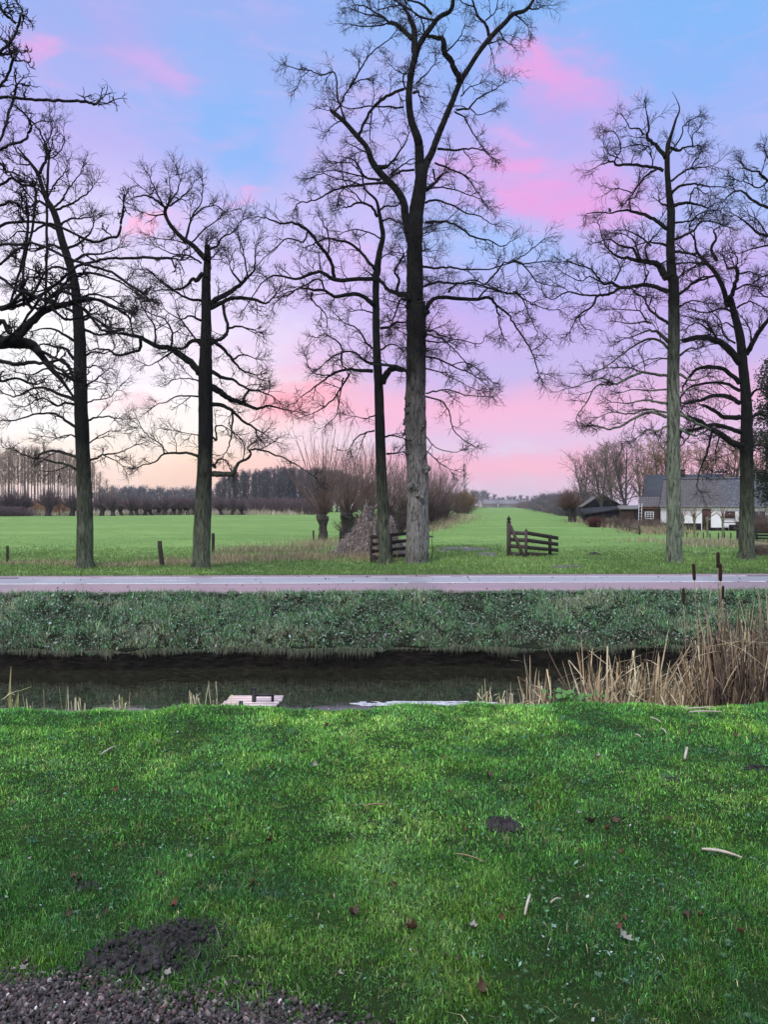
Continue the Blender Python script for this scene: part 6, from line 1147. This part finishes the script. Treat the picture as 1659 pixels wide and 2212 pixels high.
for i, (x, h, n, lb) in enumerate(tufts):
    d = 8.75+.1*RNG.random(); X = (x-CX)/F*d+RNG.normal(0, .035, n); Y = d+RNG.normal(0, .03, n); Zb = G(X, Y)
    V, Fq, C = stalk_ribbons(n, X, Y, (h+.10)*RNG.uniform(.5, 1.05, n), .016, TC, RNG, .22, .45); c0 = np.array([(x-CX)/F*d, d, float(G((x-CX)/F*d, d))]); o = new_mesh('reed_tuft', V-c0, [Fq], M_STRAW, None, True, C); o.location = c0; tag(o, lb, 'reed tuft', 'reed tufts along the lawn edge')
# low leafy plants near the reeds
for i, (x, n, yel, lb) in enumerate([(1215, 26, 1, 'leafy green waterside plant with a yellow flower beside the broken reeds'), (1262, 22, 0, 'leafy green waterside plant at the left foot of the reed bed'), (1238, 16, 0, 'low leafy waterside plant between two larger ones')]):
    d = 8.6; X0 = (x-CX)/F*d; z0 = float(G(X0, d)); V, Fc, C = [], [], []; k = 0; S_ = []
    for j in range(n+yel):
        c = np.array([RNG.normal(0, .07), RNG.normal(0, .06), RNG.uniform(.02, .13)]); r = RNG.uniform(.018, .035) if j < n else .018; nn = nrm(np.array([RNG.normal(0, .5), RNG.normal(-.3, .4), 1])); u_ = nrm(np.cross(nn, [0, 1, .1])); v_ = np.cross(nn, u_); th = np.arange(8)*np.pi/4
        V += [c]+[c+u_*r*math.cos(q)+v_*r*math.sin(q)*1.1+nn*.006 for q in th]; Fc += [(k, k+1+q, k+1+(q+1) % 8) for q in range(8)]; C += [(.07, .20, .03) if j < n else (.6, .5, .03)]*9; S_.append((k, c)); k += 9
    b0 = k; V += [np.array([-.004, 0, -.03]), np.array([.004, 0, -.03])]; C += [(.06, .13, .03)]*2; Fc += [(b0, b0+1, kk) for kk, _c in S_]
    o = new_mesh('waterside_plant', np.array(V), [np.array(Fc)], M_BLADE, None, True, np.array(C)*1.0); o.location = (X0, d, z0); tag(o, lb, 'plant')

# ------------------------------------------------------------------ fallen leaves and stalks on the lawn
def leafmat(n, c1, c2): return mat(n, _simple(c1, c2, 25, .7, .4, .003))
LM = [leafmat('brown_leaf', (.045, .026, .016), (.10, .055, .033)), leafmat('dark_leaf', (.03, .018, .014), (.08, .05, .035)), leafmat('pale_leaf', (.14, .13, .11), (.30, .28, .25)), leafmat('red_leaf', (.07, .027, .016), (.13, .052, .03))]
def leafmesh(seed, m):
    r = np.random.default_rng(seed); n = 11; t = np.linspace(0, 1, n); lob = 1+.35*np.cos(t*np.pi*6); wv2 = np.sin(t*np.pi)**.8*.32*lob; cl = r.uniform(.4, 1.1); V = []
    for i in range(n): z = cl*(t[i]-.5)**2*2; V += [(t[i]-.5, -wv2[i], z+.9*wv2[i]**2*r.uniform(.4, 2)), (t[i]-.5, 0, z), (t[i]-.5, wv2[i], z+.9*wv2[i]**2*r.uniform(.4, 2))]
    V += [(.5, .008, cl*.5), (.68, .03, cl*.7), (.68, .01, cl*.7)]; k = np.arange(n-1)*3; q = np.vstack([np.stack([k, k+1, k+4, k+3], 1), np.stack([k+1, k+2, k+5, k+4], 1)]); return new_mesh('fallen_leaf', np.array(V), [q, np.array([[3*n, 3*n+1, 3*n+2]])], m)
LF = [leafmesh(i, LM[i % 4]) for i in range(8)]; lused = set()
def leaf(x, y, size, k, label, group=None):
    o = LF[k] if k not in lused else LF[k].copy()
    if k in lused: SC.collection.objects.link(o)
    lused.add(k); d = gd(y); X = (x-CX)/F*d; o.location = (X, d, float(G(X, d))+.022+.008*RNG.random()); o.rotation_euler = (RNG.normal(0, .6), RNG.normal(0, .6), RNG.uniform(0, 6.28)); s = size/F*d; o.scale = (s, s, s*1.2); tag(o, label, 'leaf', group)
for a in [(590, 1672, 17, 3, 'reddish fallen leaf in the lawn below the landing step'), (585, 1830, 24, 7, 'reddish brown leaf in the left centre of the lawn'), (546, 1926, 28, 3, 'upright reddish leaf above the bare earth patch, right side'), (375, 1976, 30, 7, 'curled red brown leaf at the top of the bare earth patch'), (1272, 1776, 30, 1, 'large dark curled leaf right of the central mole hill'), (1326, 1781, 22, 0, 'brown curled leaf right of the large dark one'), (1291, 1641, 18, 2, 'pale leaf standing up in the upper right lawn'), (856, 1918, 22, 0, 'brown leaf low in the centre of the lawn'), (888, 2019, 38, 4, 'broad brown leaf near the bottom centre of the lawn'), (1170, 1746, 16, 7, 'small red brown leaf above the central mole hill'), (1022, 2007, 26, 6, 'pale curled leaf low in the lawn, right of centre'), (1350, 2033, 36, 2, 'pale torn leaf low on the right lawn'), (760, 1990, 34, 5, 'dark crumpled leaf cluster low in the centre'), (170, 1905, 20, 1, 'dark leaf beside the flat earth scrape'), (680, 1660, 14, 2, 'small pale leaf in the upper middle lawn'), (1480, 1985, 24, 5, 'dark leaf clump low on the right lawn'), (1040, 2160, 34, 4, 'brown leaf at the bottom edge right of centre')]: leaf(*a)
for i in range(44):
    y = 1560+620*RNG.random()**1.0; x = RNG.uniform(10, 1650); leaf(x, y, RNG.uniform(7, 16)*(1+(y-1560)/900), int(RNG.integers(0, 8)), 'small withered leaf lying among the lawn grass', 'small withered leaves scattered over the lawn')
M_STICK = mat('pale_dry_stalk', _simple((.26, .23, .18), (.46, .41, .34), 12, .8, .3)); M_STICKB = mat('brown_dry_stalk', _simple((.16, .11, .07), (.26, .18, .12), 12, .8, .3))
for (x0, y0, x1, y1, w_, m_, lb) in [(216, 1637, 251, 1619, 5, M_STICK, 'pale curved reed stalk on the upper left lawn'), (1405, 1554, 1430, 1566, 4, M_STICK, 'pale reed stalk on the lawn below the reed bed, upper one'), (1428, 1580, 1441, 1592, 5, M_STICK, 'short pale reed stalk below the upper one'), (1372, 1593, 1386, 1600, 4, M_STICK, 'short pale stalk left on the upper right lawn'), (1517, 1851, 1604, 1868, 9, M_STICK, 'long thick pale stalk lying at the right of the lawn'), (1134, 1990, 1146, 1964, 8, M_STICK, 'short white stalk tilted upright low on the right lawn'), (1480, 1656, 1486, 1640, 8, M_STICK, 'short pale stalk stub on the right lawn'), (786, 1757, 832, 1751, 5, M_STICKB, 'straight brown twig in the middle of the lawn'), (985, 1850, 1048, 1864, 4, M_STICKB, 'thin brown twig right of the lawn centre'), (1480, 1532, 1545, 1528, 5, M_STICK, 'flat pale reed blade at the foot of the reed bed'), (1490, 1540, 1560, 1538, 5, M_STICK, 'second flat reed blade at the foot of the reed bed'), (1190, 1960, 1212, 1950, 6, M_STICK, 'thin pale stalk right of the white one')]:
    a, b = [np.array([(x-CX)/F*gd(y), gd(y)]) for x, y in ((x0, y0), (x1, y1))]; mb = MB(); t = np.linspace(0, 1, 6); q = a+(b-a)*t[:, None]; z = G(q[:, 0], q[:, 1])+.035+.012*np.sin(t*3)+(.05*t if 'tilted' in lb or 'stub' in lb else 0); c = np.array([*a, float(z[0])]); r = w_*.36/F*a[1]
    V, Fq = tubes((np.column_stack([q, z])-c)[None], (r*np.array([.8, 1, 1, .95, .8, .5]))[None], 7); o = new_mesh('dry_stalk', V, [Fq], m_); o.location = c; tag(o, lb, 'stalk')
# clover and frosted flecks
x, y = scatter(3200, 3.2, 8.6); k = (fb(x, y, 2.0, 501) > .52); x, y = x[k], y[k]
def flecks(name, x, y, size, cols, lift):
    n = len(x); s = size*RNG.lognormal(0, .4, n); a = RNG.uniform(0, 6.28, n); B = np.stack([x, y, G(x, y)+lift*RNG.uniform(.4, 1, n)], 1); ex = np.stack([np.cos(a), np.sin(a), RNG.normal(0, .3, n)], 1)*s[:, None]; ey = np.stack([-np.sin(a), np.cos(a), RNG.normal(0, .3, n)], 1)*s[:, None]*.6
    V = np.stack([B-ex, B+ey, B+ex, B-ey], 1).reshape(-1, 3); i = np.arange(n)*4; return tag(new_mesh(name, V, [np.stack([i, i+1, i+2, i+3], 1)], M_BLADE, None, True, np.repeat(np.array(cols)[RNG.integers(0, len(cols), n)]*RNG.uniform(.6, 1.3, (n, 1)), 4, 0)), kind='stuff')
flecks('clover_leaves', x, y, .007, [(.10, .24, .16), (.16, .32, .24), (.08, .20, .09), (.18, .30, .22)], .034)
x, y = scatter(420, 3.2, 8.6); flecks('leaf_fragments', x, y, .006, [(.42, .42, .42), (.3, .26, .2), (.08, .05, .03), (.55, .56, .58), (.05, .03, .02)], .034)

# ------------------------------------------------------------------ morning haze
hz = MB(); hz.box((0, 640, 13.5), (3600, 1560, 33)); 
M_HAZE = bpy.data.materials.new('haze_air'); M_HAZE.use_nodes = True; _t = NT(M_HAZE.node_tree)
_v = _t.add('ShaderNodeVolumePrincipled', {'Color': (.90, .90, .96, 1), 'Density': .0002, 'Anisotropy': .2}); _o = _t.add('ShaderNodeOutputMaterial'); _t.l.new(_v.outputs[0], _o.inputs['Volume'])
tag(hz.build('haze', M_HAZE, None, False), 'thin cool morning haze over the whole land', None, None, 'stuff')
